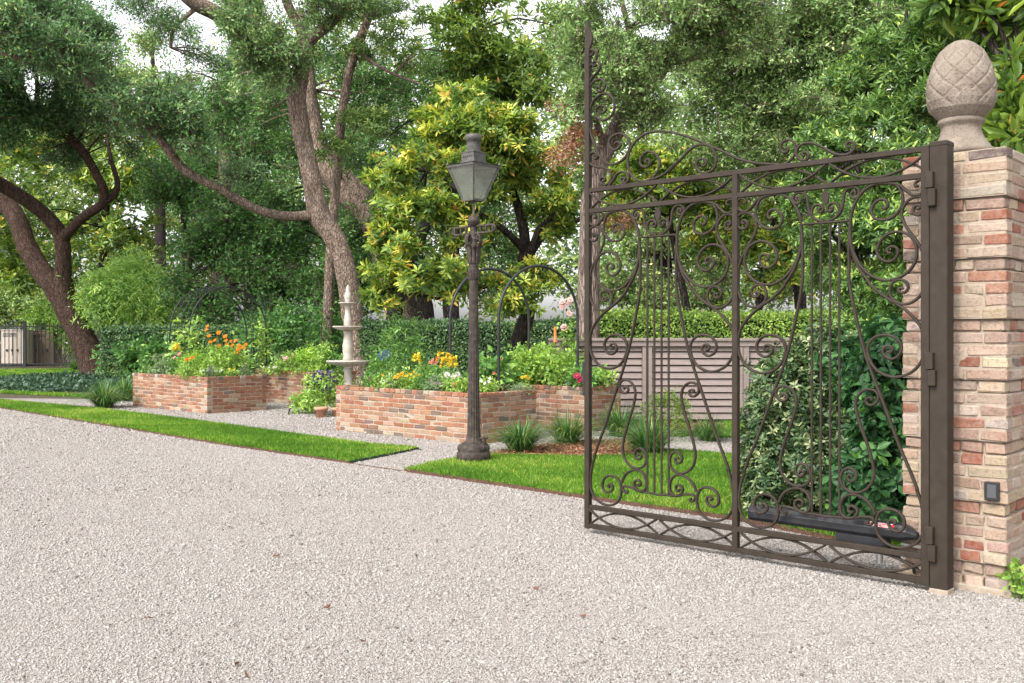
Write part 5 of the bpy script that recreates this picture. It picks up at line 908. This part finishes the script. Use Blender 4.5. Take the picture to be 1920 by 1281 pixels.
t = thing('bamboo_stake', 'thin tan stick lying on the mulch beside the lamp base', 'stick', gr(955, 856)); MB().tube([gr(922, 858)+V3(0, 0, .02), gr(1003, 856)+V3(0, 0, .03)], .008, 6).build('stick', M['terracotta'], t)

# ------------------------------------------------------------------ trees
def tree(name, label, limbs, parts, bark, rootY=None, group=None, n=12):
    """limbs: lists of (px, py, depth, radius in photo px); parts: (part name, builder, kwargs)"""
    l0 = limbs[0]; b = at(l0[0][0], l0[0][1], l0[0][2]); t = thing(name, label, 'tree', (b[0], b[1], 0), group); mb = MB(); nodes = []
    for l in limbs:
        pts = [at(x, y, Y) for x, y, Y, r_ in l]; rad = [r_/F*Y for x, y, Y, r_ in l]
        if l is l0 and pts[0][2] > .02: pts = [pts[0]*V3(1, 1, 0)-V3(0, 0, .1)]+pts; rad = [rad[0]*1.35]+rad
        nodes.append(limb(mb, pts, rad, .18 if rad[0] > .1 else .3, n, .05))
    nodes = np.vstack(nodes)
    for nm, fn, blobs, kw in parts:
        kw = dict(kw); nb = kw.pop('branches', 3)
        for bl in blobs:                                     # boughs from the nearest wood into each clump
            bl = np.asarray(bl); c = bl[:3]; k = np.argmin(np.linalg.norm(nodes-c, axis=1)); a = nodes[k]
            for i in range(nb):
                e = c+rdir(1)[0]*bl[3:6]*.55; m_ = (a+e)/2+V3(0, 0, np.linalg.norm(e-a)*.08)+rng.normal(0, .12, 3)*np.linalg.norm(e-a)*.5; r0 = min(.06, .012*np.linalg.norm(e-a)+.012)
                limb(mb, [a, m_, e], [r0, r0*.7, r0*.25], .4, 6, .03)
        fn(nm, blobs, parent=t, **kw)
    mb.build('trunk', M[bark], t); return t
def CR(name, blobs, parent, n, per, spread, L, ratio, mat, lump=14, **k):
    k['lump'] = lump; return crown(name, blobs, n, per, spread, L, ratio, M[mat], parent, **k)
def WH(name, blobs, parent, n, per, L, ratio, mat, lump=14, **k):
    k['lump'] = lump; return whorls(name, blobs, n, per, L, ratio, M[mat], parent, **k)
# leaning oak at the left
tree('leaning_oak', 'leaning forked oak with dark reddish trunk beside the far lawn', [
  [(180, 708, 31.5, 31), (176, 690, 31.5, 27), (160, 645, 31.5, 24), (140, 605, 31.5, 23), (122, 565, 31.5, 23), (118, 520, 31.4, 16), (119, 480, 31.3, 14), (113, 440, 31.2, 14), (92, 410, 31, 13), (56, 380, 30.6, 13), (0, 345, 30, 13), (-60, 310, 29, 12), (-140, 240, 28, 9)],
  [(122, 570, 31.5, 20), (95, 530, 31.5, 20), (72, 500, 31.6, 19), (50, 460, 31.7, 18), (34, 415, 31.8, 17), (10, 380, 32, 17), (-40, 320, 32, 15), (-100, 220, 32, 12)],
  [(116, 448, 31.2, 12), (135, 428, 31, 9), (160, 405, 30.8, 8.5), (192, 382, 30.6, 8), (194, 355, 30.4, 8), (182, 330, 30.2, 8), (160, 290, 30, 8), (130, 257, 29.7, 8), (95, 235, 29.4, 8), (60, 212, 29, 8), (45, 180, 28.8, 7), (25, 130, 28.5, 6), (-10, 60, 28, 5)],
  [(52, 208, 28.9, 6), (20, 165, 28.5, 5), (-10, 130, 28, 4)], [(68, 214, 29, 4.5), (70, 160, 28.6, 4), (62, 100, 28.2, 3)], [(196, 378, 30.5, 6), (215, 365, 30.8, 6), (220, 340, 31, 5), (208, 300, 31.2, 4), (200, 250, 31.5, 3)]],
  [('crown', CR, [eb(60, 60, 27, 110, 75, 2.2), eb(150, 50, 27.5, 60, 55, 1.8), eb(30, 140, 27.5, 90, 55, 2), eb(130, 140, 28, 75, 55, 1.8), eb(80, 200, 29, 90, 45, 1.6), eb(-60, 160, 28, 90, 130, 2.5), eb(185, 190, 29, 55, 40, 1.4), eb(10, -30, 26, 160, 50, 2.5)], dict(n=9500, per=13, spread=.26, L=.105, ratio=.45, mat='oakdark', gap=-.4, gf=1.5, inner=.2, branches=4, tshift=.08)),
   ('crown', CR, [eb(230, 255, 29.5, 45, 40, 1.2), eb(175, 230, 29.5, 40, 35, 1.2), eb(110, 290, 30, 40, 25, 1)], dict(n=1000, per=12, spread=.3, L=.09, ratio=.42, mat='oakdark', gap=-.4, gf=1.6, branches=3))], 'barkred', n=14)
# tall oak behind the fountain
tree('tall_oak', 'tall pale barked oak with curving trunk behind the fountain', [
  [(672, 700, 23, 27), (668, 650, 23, 22), (661, 590, 23, 20.5), (652, 530, 23, 19.5), (640, 475, 23, 19), (618, 432, 23, 20), (598, 405, 23, 21), (590, 365, 23, 18.5), (582, 325, 23, 17.5), (572, 280, 23, 17), (563, 235, 23, 17.5), (556, 185, 23, 18), (563, 150, 23, 15.5), (570, 110, 23, 12.5), (576, 80, 23, 13)],
  [(576, 84, 23, 11), (566, 62, 23, 9.5), (554, 38, 23, 9), (540, 10, 23, 9), (525, -40, 23, 8), (510, -90, 23, 7)],
  [(577, 84, 23, 10), (592, 66, 23, 10), (612, 50, 23, 10.5), (635, 28, 23, 10), (655, 5, 23, 10), (680, -40, 23, 9), (720, -100, 23, 7)],
  [(556, 182, 23, 16), (548, 160, 22.9, 12), (540, 146, 22.8, 8), (522, 128, 22.6, 5)],
  [(600, 408, 23, 15), (580, 404, 22.9, 10), (550, 406, 22.8, 9), (520, 404, 22.6, 9), (490, 396, 22.4, 8.5), (462, 383, 22.2, 8.5), (436, 368, 22, 8.5), (410, 352, 21.8, 8), (385, 341, 21.7, 8), (360, 328, 21.5, 8), (338, 312, 21.4, 9), (322, 290, 21.2, 8.5), (308, 272, 21, 8), (288, 248, 20.8, 7.5), (262, 222, 20.6, 7), (235, 203, 20.4, 7), (205, 188, 20.2, 7.5), (185, 172, 20, 7), (158, 148, 19.8, 7), (138, 130, 19.7, 6.5), (110, 120, 19.5, 6), (70, 112, 19.3, 5.5), (20, 105, 19, 5), (-30, 85, 18.8, 4.5)]],
  [('crown', CR, [eb(490, 130, 22, 75, 62, 1.3), eb(530, 60, 22, 70, 55, 1.3), eb(455, 60, 22, 60, 45, 1.3), eb(640, -20, 22, 120, 50, 1.6), eb(480, -30, 22, 120, 40, 1.6)], dict(n=3000, per=13, spread=.2, L=.09, ratio=.42, mat='oakleaf', gap=-.3, gf=1.8, branches=5)),
   ('crown', CR, [eb(240, 190, 20.2, 70, 40, .9), eb(310, 230, 20.6, 60, 45, .9), eb(150, 110, 19.6, 80, 40, .9), eb(350, 270, 21, 45, 40, .8), eb(448, 325, 22, 34, 30, .6), eb(60, 60, 19, 90, 50, 1), eb(300, 170, 20.6, 50, 40, .8)], dict(n=2700, per=12, spread=.2, L=.085, ratio=.42, mat='oakdark', gap=-.15, gf=1.8, branches=4, tshift=.12))], 'bark', n=16)
tree('slender_tree', 'slender dark stemmed tree rising beside the tall oak trunk', [[(612, 660, 24.5, 10), (616, 560, 24.5, 9.5), (620, 470, 24.5, 9), (628, 370, 24.5, 9), (632, 320, 24.5, 8.5), (634, 281, 24.5, 9), (642, 211, 24.5, 9), (650, 160, 24.5, 8.5), (656, 130, 24.5, 8.5), (674, 78, 24.5, 9), (690, 35, 24.5, 8), (704, -10, 24.5, 7), (725, -80, 24.5, 6)], [(668, 95, 24.5, 4), (700, 118, 24, 3.5), (740, 140, 23.6, 3), (790, 158, 23.2, 2)], [(636, 280, 24.5, 4), (655, 262, 24.2, 3), (668, 240, 24, 2)]],
  [('crown', WH, [eb(700, 60, 24.5, 60, 60, 1.2), eb(660, 30, 24.5, 60, 50, 1.1), eb(780, 90, 23.5, 60, 55, 1.1), eb(690, 240, 24, 50, 45, .9), eb(620, 285, 23.6, 38, 32, .6), eb(740, 10, 24, 90, 40, 1.3)], dict(n=1500, per=8, L=.14, ratio=.36, mat='midleaf', gap=-.1, gf=1.6))], 'bark')
tree('leaning_trunk_tree', 'old thick trunk leaning behind the tall oak', [[(760, 640, 27, 32), (748, 560, 27, 30), (735, 500, 27, 30), (712, 430, 27, 32), (690, 395, 27, 30), (660, 365, 27, 30), (632, 335, 27, 28), (608, 310, 27, 24), (594, 270, 27, 20), (586, 230, 27, 18), (578, 180, 27, 16), (574, 110, 27, 13), (560, 20, 27, 10)], [(690, 400, 27, 26), (710, 420, 27, 20)]],
  [('crown', CR, [eb(715, 400, 25.6, 40, 45, .6), eb(660, 300, 25.6, 40, 36, .6), eb(745, 470, 25.6, 40, 60, .7), eb(560, 330, 28, 60, 60, 1.2), eb(520, 250, 28, 60, 80, 1.4), eb(600, 120, 28, 90, 80, 1.6), eb(700, 180, 28, 80, 70, 1.4), eb(450, 200, 29, 80, 90, 1.6)], dict(n=3400, per=12, spread=.3, L=.1, ratio=.45, mat='darkleaf', gap=-.1, gf=1.3, tshift=.06))], 'bark')
tree('hanging_limb_tree', 'pale heavy limb entering from above over the far trees', [[(420, 700, 33, 26), (415, 560, 33, 22), (420, 420, 33, 18), (432, 260, 33, 16), (445, 120, 33, 18), (456, 70, 32.6, 16), (430, 45, 32, 16), (400, 22, 31.6, 15), (365, 5, 31.2, 14), (330, -25, 31, 13), (280, -70, 31, 12)], [(452, 80, 32.8, 12), (440, 30, 32.8, 11), (432, -30, 32.8, 10)], [(470, 70, 33, 12), (480, 20, 33, 11), (490, -40, 33, 10)], [(372, 12, 31.3, 5), (350, 30, 31.2, 4.5), (325, 55, 31, 4), (320, 90, 31, 3)]],
  [('crown', CR, [eb(330, 60, 31, 60, 40, 1.2), eb(290, 20, 31, 70, 30, 1.3), eb(385, 105, 31.5, 60, 40, 1.2), eb(430, 170, 32, 75, 60, 1.4), eb(380, 150, 32, 60, 50, 1.3), eb(470, 250, 32.5, 80, 60, 1.4)], dict(n=2800, per=11, spread=.3, L=.1, ratio=.42, mat='oakdark', gap=.0, gf=1.5, tshift=.1))], 'bark')
# magnolias
tree('magnolia_tree', 'yellow green magnolia tree behind the lamp post with orange tinted leaves', [[(972, 650, 18.6, 17), (975, 632, 18.6, 15.5), (984, 606, 18.6, 14.5), (990, 580, 18.6, 13.5), (988, 540, 18.6, 12), (980, 500, 18.6, 11), (985, 460, 18.6, 10), (975, 400, 18.6, 9), (950, 330, 18.6, 7), (920, 250, 18.6, 5), (890, 180, 18.6, 3)],
  [(982, 505, 18.6, 8), (1000, 460, 18.4, 7), (1010, 430, 18.3, 6), (1040, 400, 18.2, 4)], [(985, 470, 18.6, 8), (960, 445, 18.2, 7), (930, 420, 17.9, 6), (880, 390, 17.7, 5), (830, 340, 17.6, 4), (800, 320, 17.6, 3)], [(984, 540, 18.6, 7), (950, 530, 18.2, 5), (900, 540, 18, 4), (820, 560, 17.8, 3), (740, 540, 17.6, 2)], [(984, 500, 18.6, 6), (1020, 440, 19, 6), (1060, 425, 19.2, 5), (1090, 410, 19.4, 4)]],
  [('crown', WH, [eb(860, 230, 17.9, 70, 55, .9), eb(790, 290, 17.8, 70, 55, .8), eb(740, 330, 17.8, 50, 45, .7), eb(920, 300, 17.8, 80, 70, .9), eb(840, 350, 17.5, 80, 60, .8), eb(870, 190, 18, 50, 35, .7), eb(960, 250, 18, 55, 50, .8), eb(1000, 320, 18.2, 60, 60, .9), eb(760, 400, 17.6, 55, 40, .6), eb(880, 440, 17.6, 60, 50, .7), eb(720, 510, 17.4, 45, 38, .6), eb(790, 520, 17.4, 60, 50, .7), eb(740, 460, 17.5, 50, 35, .6), eb(860, 520, 17.6, 50, 50, .7), eb(1040, 400, 18.3, 50, 60, .8), eb(950, 560, 17.6, 50, 45, .5), eb(1000, 520, 17.9, 50, 40, .5), eb(720, 560, 17.3, 32, 24, .4)], dict(n=4300, per=9, L=.145, ratio=.36, mat='magnolia', gap=-.45, gf=2.1, inner=.25, branches=3, lum=.5, tshift=.06))], 'barkdark')
tree('magnolia_tree', 'tall dark magnolia with yellowish tips rising behind the lamp post tree', [[(850, 640, 26, 16), (845, 560, 26, 15), (852, 400, 26, 12), (870, 200, 26, 9), (890, 60, 26, 6)], [(800, 640, 26.4, 20), (792, 560, 26.4, 18), (785, 480, 26.4, 14)], [(735, 640, 25.5, 16), (742, 575, 25.5, 15), (760, 500, 25.5, 12), (800, 420, 26, 9)]],
  [('crown', WH, [eb(890, 70, 25, 80, 60, 1.3), eb(960, 100, 25, 80, 70, 1.3), eb(1020, 140, 25, 70, 80, 1.3), eb(880, 150, 25.4, 70, 60, 1.2), eb(1000, 60, 25.4, 80, 50, 1.3), eb(940, 180, 25.4, 90, 60, 1.3), eb(900, 25, 25, 70, 35, 1.2)], dict(n=2300, per=8, L=.2, ratio=.36, mat='magnoliaold', gap=-.35, gf=1.3, inner=.3)),
   ('crown', CR, [eb(780, 130, 27, 90, 70, 1.5), eb(760, 230, 27.4, 80, 80, 1.5), eb(840, 230, 27.4, 60, 60, 1.3), eb(800, 440, 27.4, 120, 120, 1.6), eb(700, 440, 27.6, 60, 90, 1.4), eb(900, 430, 27.4, 100, 140, 1.6)], dict(n=5200, per=10, spread=.32, L=.11, ratio=.42, mat='darkleaf', gap=-.3, gf=1.1, tshift=.1))], 'barkdark')
# oak by the gate
tree('pale_bark_oak', 'big oak with pale fissured trunk behind the gate stile', [[(1102, 660, 16.4, 23), (1103, 600, 16.4, 21.5), (1104, 520, 16.4, 20.5), (1106, 450, 16.4, 20), (1108, 380, 16.4, 19), (1120, 320, 16.4, 18), (1134, 284, 16.4, 17), (1152, 250, 16.4, 17), (1168, 222, 16.4, 17), (1195, 180, 16.4, 17), (1228, 145, 16.4, 16), (1260, 95, 16.4, 13), (1285, 40, 16.4, 10), (1320, -40, 16.4, 7)], [(1196, 178, 16.4, 12), (1190, 120, 16.2, 8), (1180, 60, 16, 6), (1160, -20, 15.8, 4)], [(1240, 120, 16.4, 8), (1320, 105, 16.4, 5), (1380, 90, 16.3, 4), (1440, 96, 16.2, 3)], [(1136, 280, 16.4, 8), (1115, 220, 16, 5), (1100, 150, 15.8, 3)]],
  [('crown', CR, [eb(1130, 90, 15.6, 90, 75, 1), eb(1200, 60, 15.4, 90, 70, 1), eb(1100, 170, 15.8, 50, 60, .7), eb(1180, 140, 15.4, 60, 50, .7), eb(1290, 50, 15.6, 90, 60, 1), eb(1380, 60, 15.6, 90, 60, 1), eb(1230, 220, 15.8, 60, 32, .5), eb(1300, -20, 15.4, 200, 40, 1.3), eb(1090, 60, 15.8, 60, 60, .8)], dict(n=5200, per=13, spread=.15, L=.062, ratio=.42, mat='oakpale', gap=-.5, gf=2.2, inner=.25, branches=4, lum=.35)),
   ('dead_foliage', CR, [eb(1052, 208, 16, 34, 16, .35), eb(1070, 285, 16, 36, 30, .4), eb(1150, 415, 16.8, 36, 18, .3), eb(1085, 250, 16, 30, 24, .3)], dict(n=420, per=10, spread=.14, L=.07, ratio=.36, mat='drybrush', gap=-.3, gf=4, lump=9, inner=.1, branches=1))], 'barkpink', n=16)
tree('spreading_oak', 'fine leaved pale oak spreading above the gate', [[(1500, 700, 20.5, 13), (1500, 560, 20.5, 11), (1480, 420, 20.5, 9), (1440, 330, 20.5, 8), (1400, 250, 20, 7), (1350, 170, 19.6, 7), (1300, 110, 19.4, 4)], [(1485, 430, 20.5, 7), (1540, 320, 20, 6), (1580, 220, 19.5, 6), (1620, 100, 19, 4)]],
  [('crown', CR, [eb(1400, 140, 18.6, 110, 80, 1.3), eb(1500, 110, 18.4, 110, 90, 1.3), eb(1340, 200, 19, 90, 55, 1), eb(1440, 220, 18.6, 110, 70, 1.2), eb(1560, 50, 18, 110, 70, 1.3), eb(1340, 100, 19, 90, 60, 1.1), eb(1540, 200, 18, 80, 70, 1.1), eb(1620, 130, 17.6, 80, 90, 1.1), eb(1450, 20, 18.4, 150, 50, 1.4), eb(1660, 20, 17.5, 120, 60, 1.3), eb(1480, 300, 18.2, 90, 50, .9), eb(1370, 290, 18.6, 80, 50, .8), eb(1560, 290, 17.8, 70, 50, .8)], dict(n=10500, per=12, spread=.17, L=.078, ratio=.42, mat='oakpale', gap=-.7, gf=1.6, inner=.15, branches=3, lum=.4, lump=20))], 'barkdark')
# laurels behind the pillar
tree('bay_laurel', 'tall bay laurel with bright upright shoots behind the brick pillar', [[(1700, 760, 9.6, 20), (1695, 600, 9.6, 17), (1690, 450, 9.6, 13), (1700, 300, 9.6, 9), (1690, 150, 9.6, 6), (1700, 20, 9.6, 3)], [(1690, 460, 9.6, 9), (1640, 380, 9.5, 7), (1600, 300, 9.4, 4)], [(1698, 520, 9.6, 8), (1760, 400, 9.5, 6), (1800, 250, 9.4, 4)], [(1690, 560, 9.6, 7), (1630, 520, 9.4, 5), (1560, 440, 9.4, 3)]],
  [('crown', WH, [eb(1650, 480, 9, 75, 110, .5), eb(1680, 350, 9, 90, 100, .55), eb(1590, 420, 9.2, 70, 90, .45), eb(1720, 200, 9.2, 90, 110, .55), eb(1640, 260, 9.4, 80, 80, .5), eb(1720, 60, 9.4, 110, 90, .6), eb(1840, 60, 9.6, 110, 90, .6), eb(1860, 210, 9.6, 90, 90, .6), eb(1670, 570, 8.8, 55, 60, .4), eb(1600, 550, 9.4, 70, 60, .45), eb(1550, 500, 9.7, 45, 80, .4), eb(1800, 140, 9.8, 90, 110, .6), eb(1530, 330, 10., 60, 80, .45), eb(1570, 250, 9.9, 60, 60, .4), eb(1500, 410, 10.2, 40, 60, .4), eb(1610, 150, 9.9, 60, 60, .4)], dict(n=9400, per=8, L=.078, ratio=.3, mat='laurel', gap=-.75, gf=2.4, inner=.2, elev=.55, branches=4, lum=.4, tshift=-.04))], 'barkdark')
tree('loquat_tree', 'broad leaved tree with large yellow green leaves beyond the pine cone finial', [[(1960, 760, 8.4, 18), (1955, 500, 8.4, 14), (1935, 300, 8.4, 9), (1915, 160, 8.4, 5)], [(1945, 360, 8.4, 7), (1900, 290, 8.3, 5), (1880, 240, 8.2, 3)]],
  [('crown', WH, [eb(1895, 190, 8., 38, 50, .3), eb(1930, 120, 8.2, 45, 50, .3), eb(1880, 260, 8, 30, 30, .25), eb(1935, 240, 8.1, 40, 50, .3), eb(1905, 20, 8.4, 70, 40, .35), eb(1800, -10, 8.6, 60, 30, .3)], dict(n=210, per=8, L=.2, ratio=.3, mat='magnolia', gap=None, elev=.5, tshift=-.1, branches=3))], 'barkdark')
tree('young_magnolia', 'yellow leaved young tree above the clipped hedge behind the harp strings', [[(1420, 640, 19.5, 8), (1425, 560, 19.5, 7), (1440, 460, 19.5, 5), (1460, 380, 19.5, 3)], [(1300, 640, 19.8, 8), (1280, 540, 19.8, 7), (1260, 440, 19.8, 5), (1250, 340, 19.8, 3)]],
  [('crown', WH, [eb(1440, 480, 19.3, 70, 60, .8), eb(1410, 560, 19, 60, 26, .5), eb(1330, 420, 19.4, 70, 60, .8), eb(1260, 300, 19.4, 70, 50, .8), eb(1200, 330, 19.4, 60, 50, .7), eb(1300, 350, 19.4, 70, 50, .8), eb(1500, 400, 19.3, 60, 60, .7), eb(1180, 400, 19.4, 40, 40, .6)], dict(n=2600, per=8, L=.15, ratio=.34, mat='magnolia', gap=-.4, gf=1.8, tshift=.04, lum=.45))], 'barkdark')
tree('shade_tree', 'dark leafy tree beyond the hedge, filling the gap behind the gate', [[(1240, 640, 25, 30), (1240, 560, 25, 26), (1235, 460, 25, 20), (1225, 340, 25, 14)], [(1330, 640, 26, 16), (1345, 540, 26, 14), (1370, 420, 26, 10)]],
  [('crown', CR, [eb(1200, 420, 24.6, 90, 80, 1.4), eb(1300, 480, 24.6, 90, 90, 1.4), eb(1180, 540, 24.4, 70, 60, 1.2), eb(1400, 400, 25, 90, 100, 1.5), eb(1500, 500, 25, 100, 90, 1.5), eb(1280, 330, 25, 90, 70, 1.4), eb(1450, 300, 25, 120, 90, 1.6), eb(1250, 570, 24, 90, 30, 1)], dict(n=5200, per=11, spread=.3, L=.11, ratio=.45, mat='midleaf', gap=-.4, gf=1.2, tshift=-.02))], 'barkdark')
# dark trees in the middle and left distance
tree('dark_evergreen', 'dense dark evergreen tree behind the ribbed arch', [[(352, 640, 33.5, 9), (352, 520, 33.5, 9), (348, 440, 33.5, 8), (346, 395, 33.5, 8), (335, 370, 33.5, 5), (320, 330, 33.5, 4)], [(350, 398, 33.5, 6), (365, 365, 33.5, 5), (378, 340, 33.5, 4), (382, 290, 33.5, 3)]],
  [('crown', CR, [eb(420, 480, 31, 90, 80, 1.5), eb(510, 480, 31, 80, 90, 1.5), eb(450, 400, 31.4, 90, 60, 1.4), eb(380, 560, 31, 60, 60, 1.2), eb(470, 570, 30.6, 90, 60, 1.3), eb(560, 560, 30.6, 70, 70, 1.3), eb(330, 340, 32.5, 70, 60, 1.4), eb(540, 420, 31.4, 60, 80, 1.4), eb(640, 560, 30, 60, 80, 1.2), eb(690, 500, 30, 50, 90, 1.2)], dict(n=6800, per=11, spread=.34, L=.13, ratio=.42, mat='darkleaf', gap=-.45, gf=1.1, inner=.2, branches=3, tshift=.02))], 'barkdark')
tree('dark_evergreen', 'dark dangling leaved evergreen filling the upper middle behind the tall oak', [[(470, 640, 36, 14), (470, 480, 36, 13), (466, 300, 36, 11), (470, 150, 36, 8)]],
  [('crown', CR, [eb(420, 250, 34.5, 90, 90, 1.8), eb(500, 300, 34.5, 90, 80, 1.8), eb(400, 330, 34.5, 70, 60, 1.6), eb(480, 180, 35, 80, 70, 1.7), eb(360, 210, 35, 60, 60, 1.5), eb(680, 300, 34.5, 80, 90, 1.7), eb(650, 400, 34.5, 70, 70, 1.6)], dict(n=5200, per=10, spread=.4, L=.15, ratio=.36, mat='darkleaf', gap=-.3, gf=1., inner=.2, droop=.6, tshift=.02))], 'barkdark')
tree('far_magnolia', 'far magnolia with glinting yellowish leaves behind the leaning oak', [[(192, 640, 41, 9), (194, 520, 41, 9), (196, 420, 41, 8), (205, 330, 41, 6)], [(-60, 660, 42, 10), (-50, 500, 42, 9), (-20, 350, 42, 6)]],
  [('crown', WH, [eb(60, 300, 40, 90, 55, 2), eb(150, 330, 40, 80, 60, 2), eb(240, 360, 40, 80, 60, 2), eb(60, 420, 40, 90, 60, 2), eb(160, 440, 40, 80, 55, 2), eb(260, 440, 40, 70, 55, 1.8), eb(300, 300, 40, 60, 60, 1.8), eb(10, 500, 41, 70, 50, 2), eb(90, 520, 41, 60, 40, 1.8), eb(-60, 400, 40, 70, 130, 2)], dict(n=3600, per=7, L=.26, ratio=.4, mat='magnoliaold', gap=-.25, gf=.9, inner=.2, tshift=.06))], 'barkdark')
tree('far_oak', 'far feathery treetop against the bright sky opening', [[(300, 640, 52, 12), (300, 400, 52, 10), (290, 200, 52, 6), (285, 80, 52, 3)]], [('crown', CR, [eb(230, 150, 50, 70, 36, 2), eb(310, 170, 50, 70, 60, 2.2), eb(290, 90, 50, 45, 30, 1.6), eb(180, 220, 50, 90, 60, 2.4), eb(110, 240, 50, 90, 60, 2.4)], dict(n=3000, per=9, spread=.5, L=.2, ratio=.42, mat='midleaf', gap=-.05, gf=.8, inner=.1))], 'barkdark')
# the far wood, one mass
bl = []
for px in range(-250, 2200, 70):
    tp = 95+40*math.sin(px*.011)+30*math.sin(px*.031); tp = tp if px > 420 else max(tp, 215)
    for k in range(4): bl.append(eb(px+rng.normal(0, 20), tp+60+k*(520-tp)/3.6, 56+rng.uniform(-3, 6), 75, 70, 2.5))
tag(crown('far_wood', bl, 19000, 9, .7, .34, .5, M['midleaf'], None, gap=-1.1, gf=.5, inner=.1, lum=.5, tshift=-.06), 'far wood closing the view behind the garden', kind='stuff')
tag(leaves('low_undergrowth', *(lambda n: (lambda q: (np.c_[q, rng.uniform(.05, .5, n)], rdir(n), rng.normal(size=(n, 3))*.6+V3(0, 0, .8), .16*rng.uniform(.6, 1.3, n), .5, np.clip(.4+rng.normal(size=n)*.22, 0, 1)))(np.c_[rng.uniform(-9.5, 12, n), rng.uniform(24.2, 50, n)]))(30000), M['darkleaf']), 'shady undergrowth on the floor of the wood', kind='stuff')
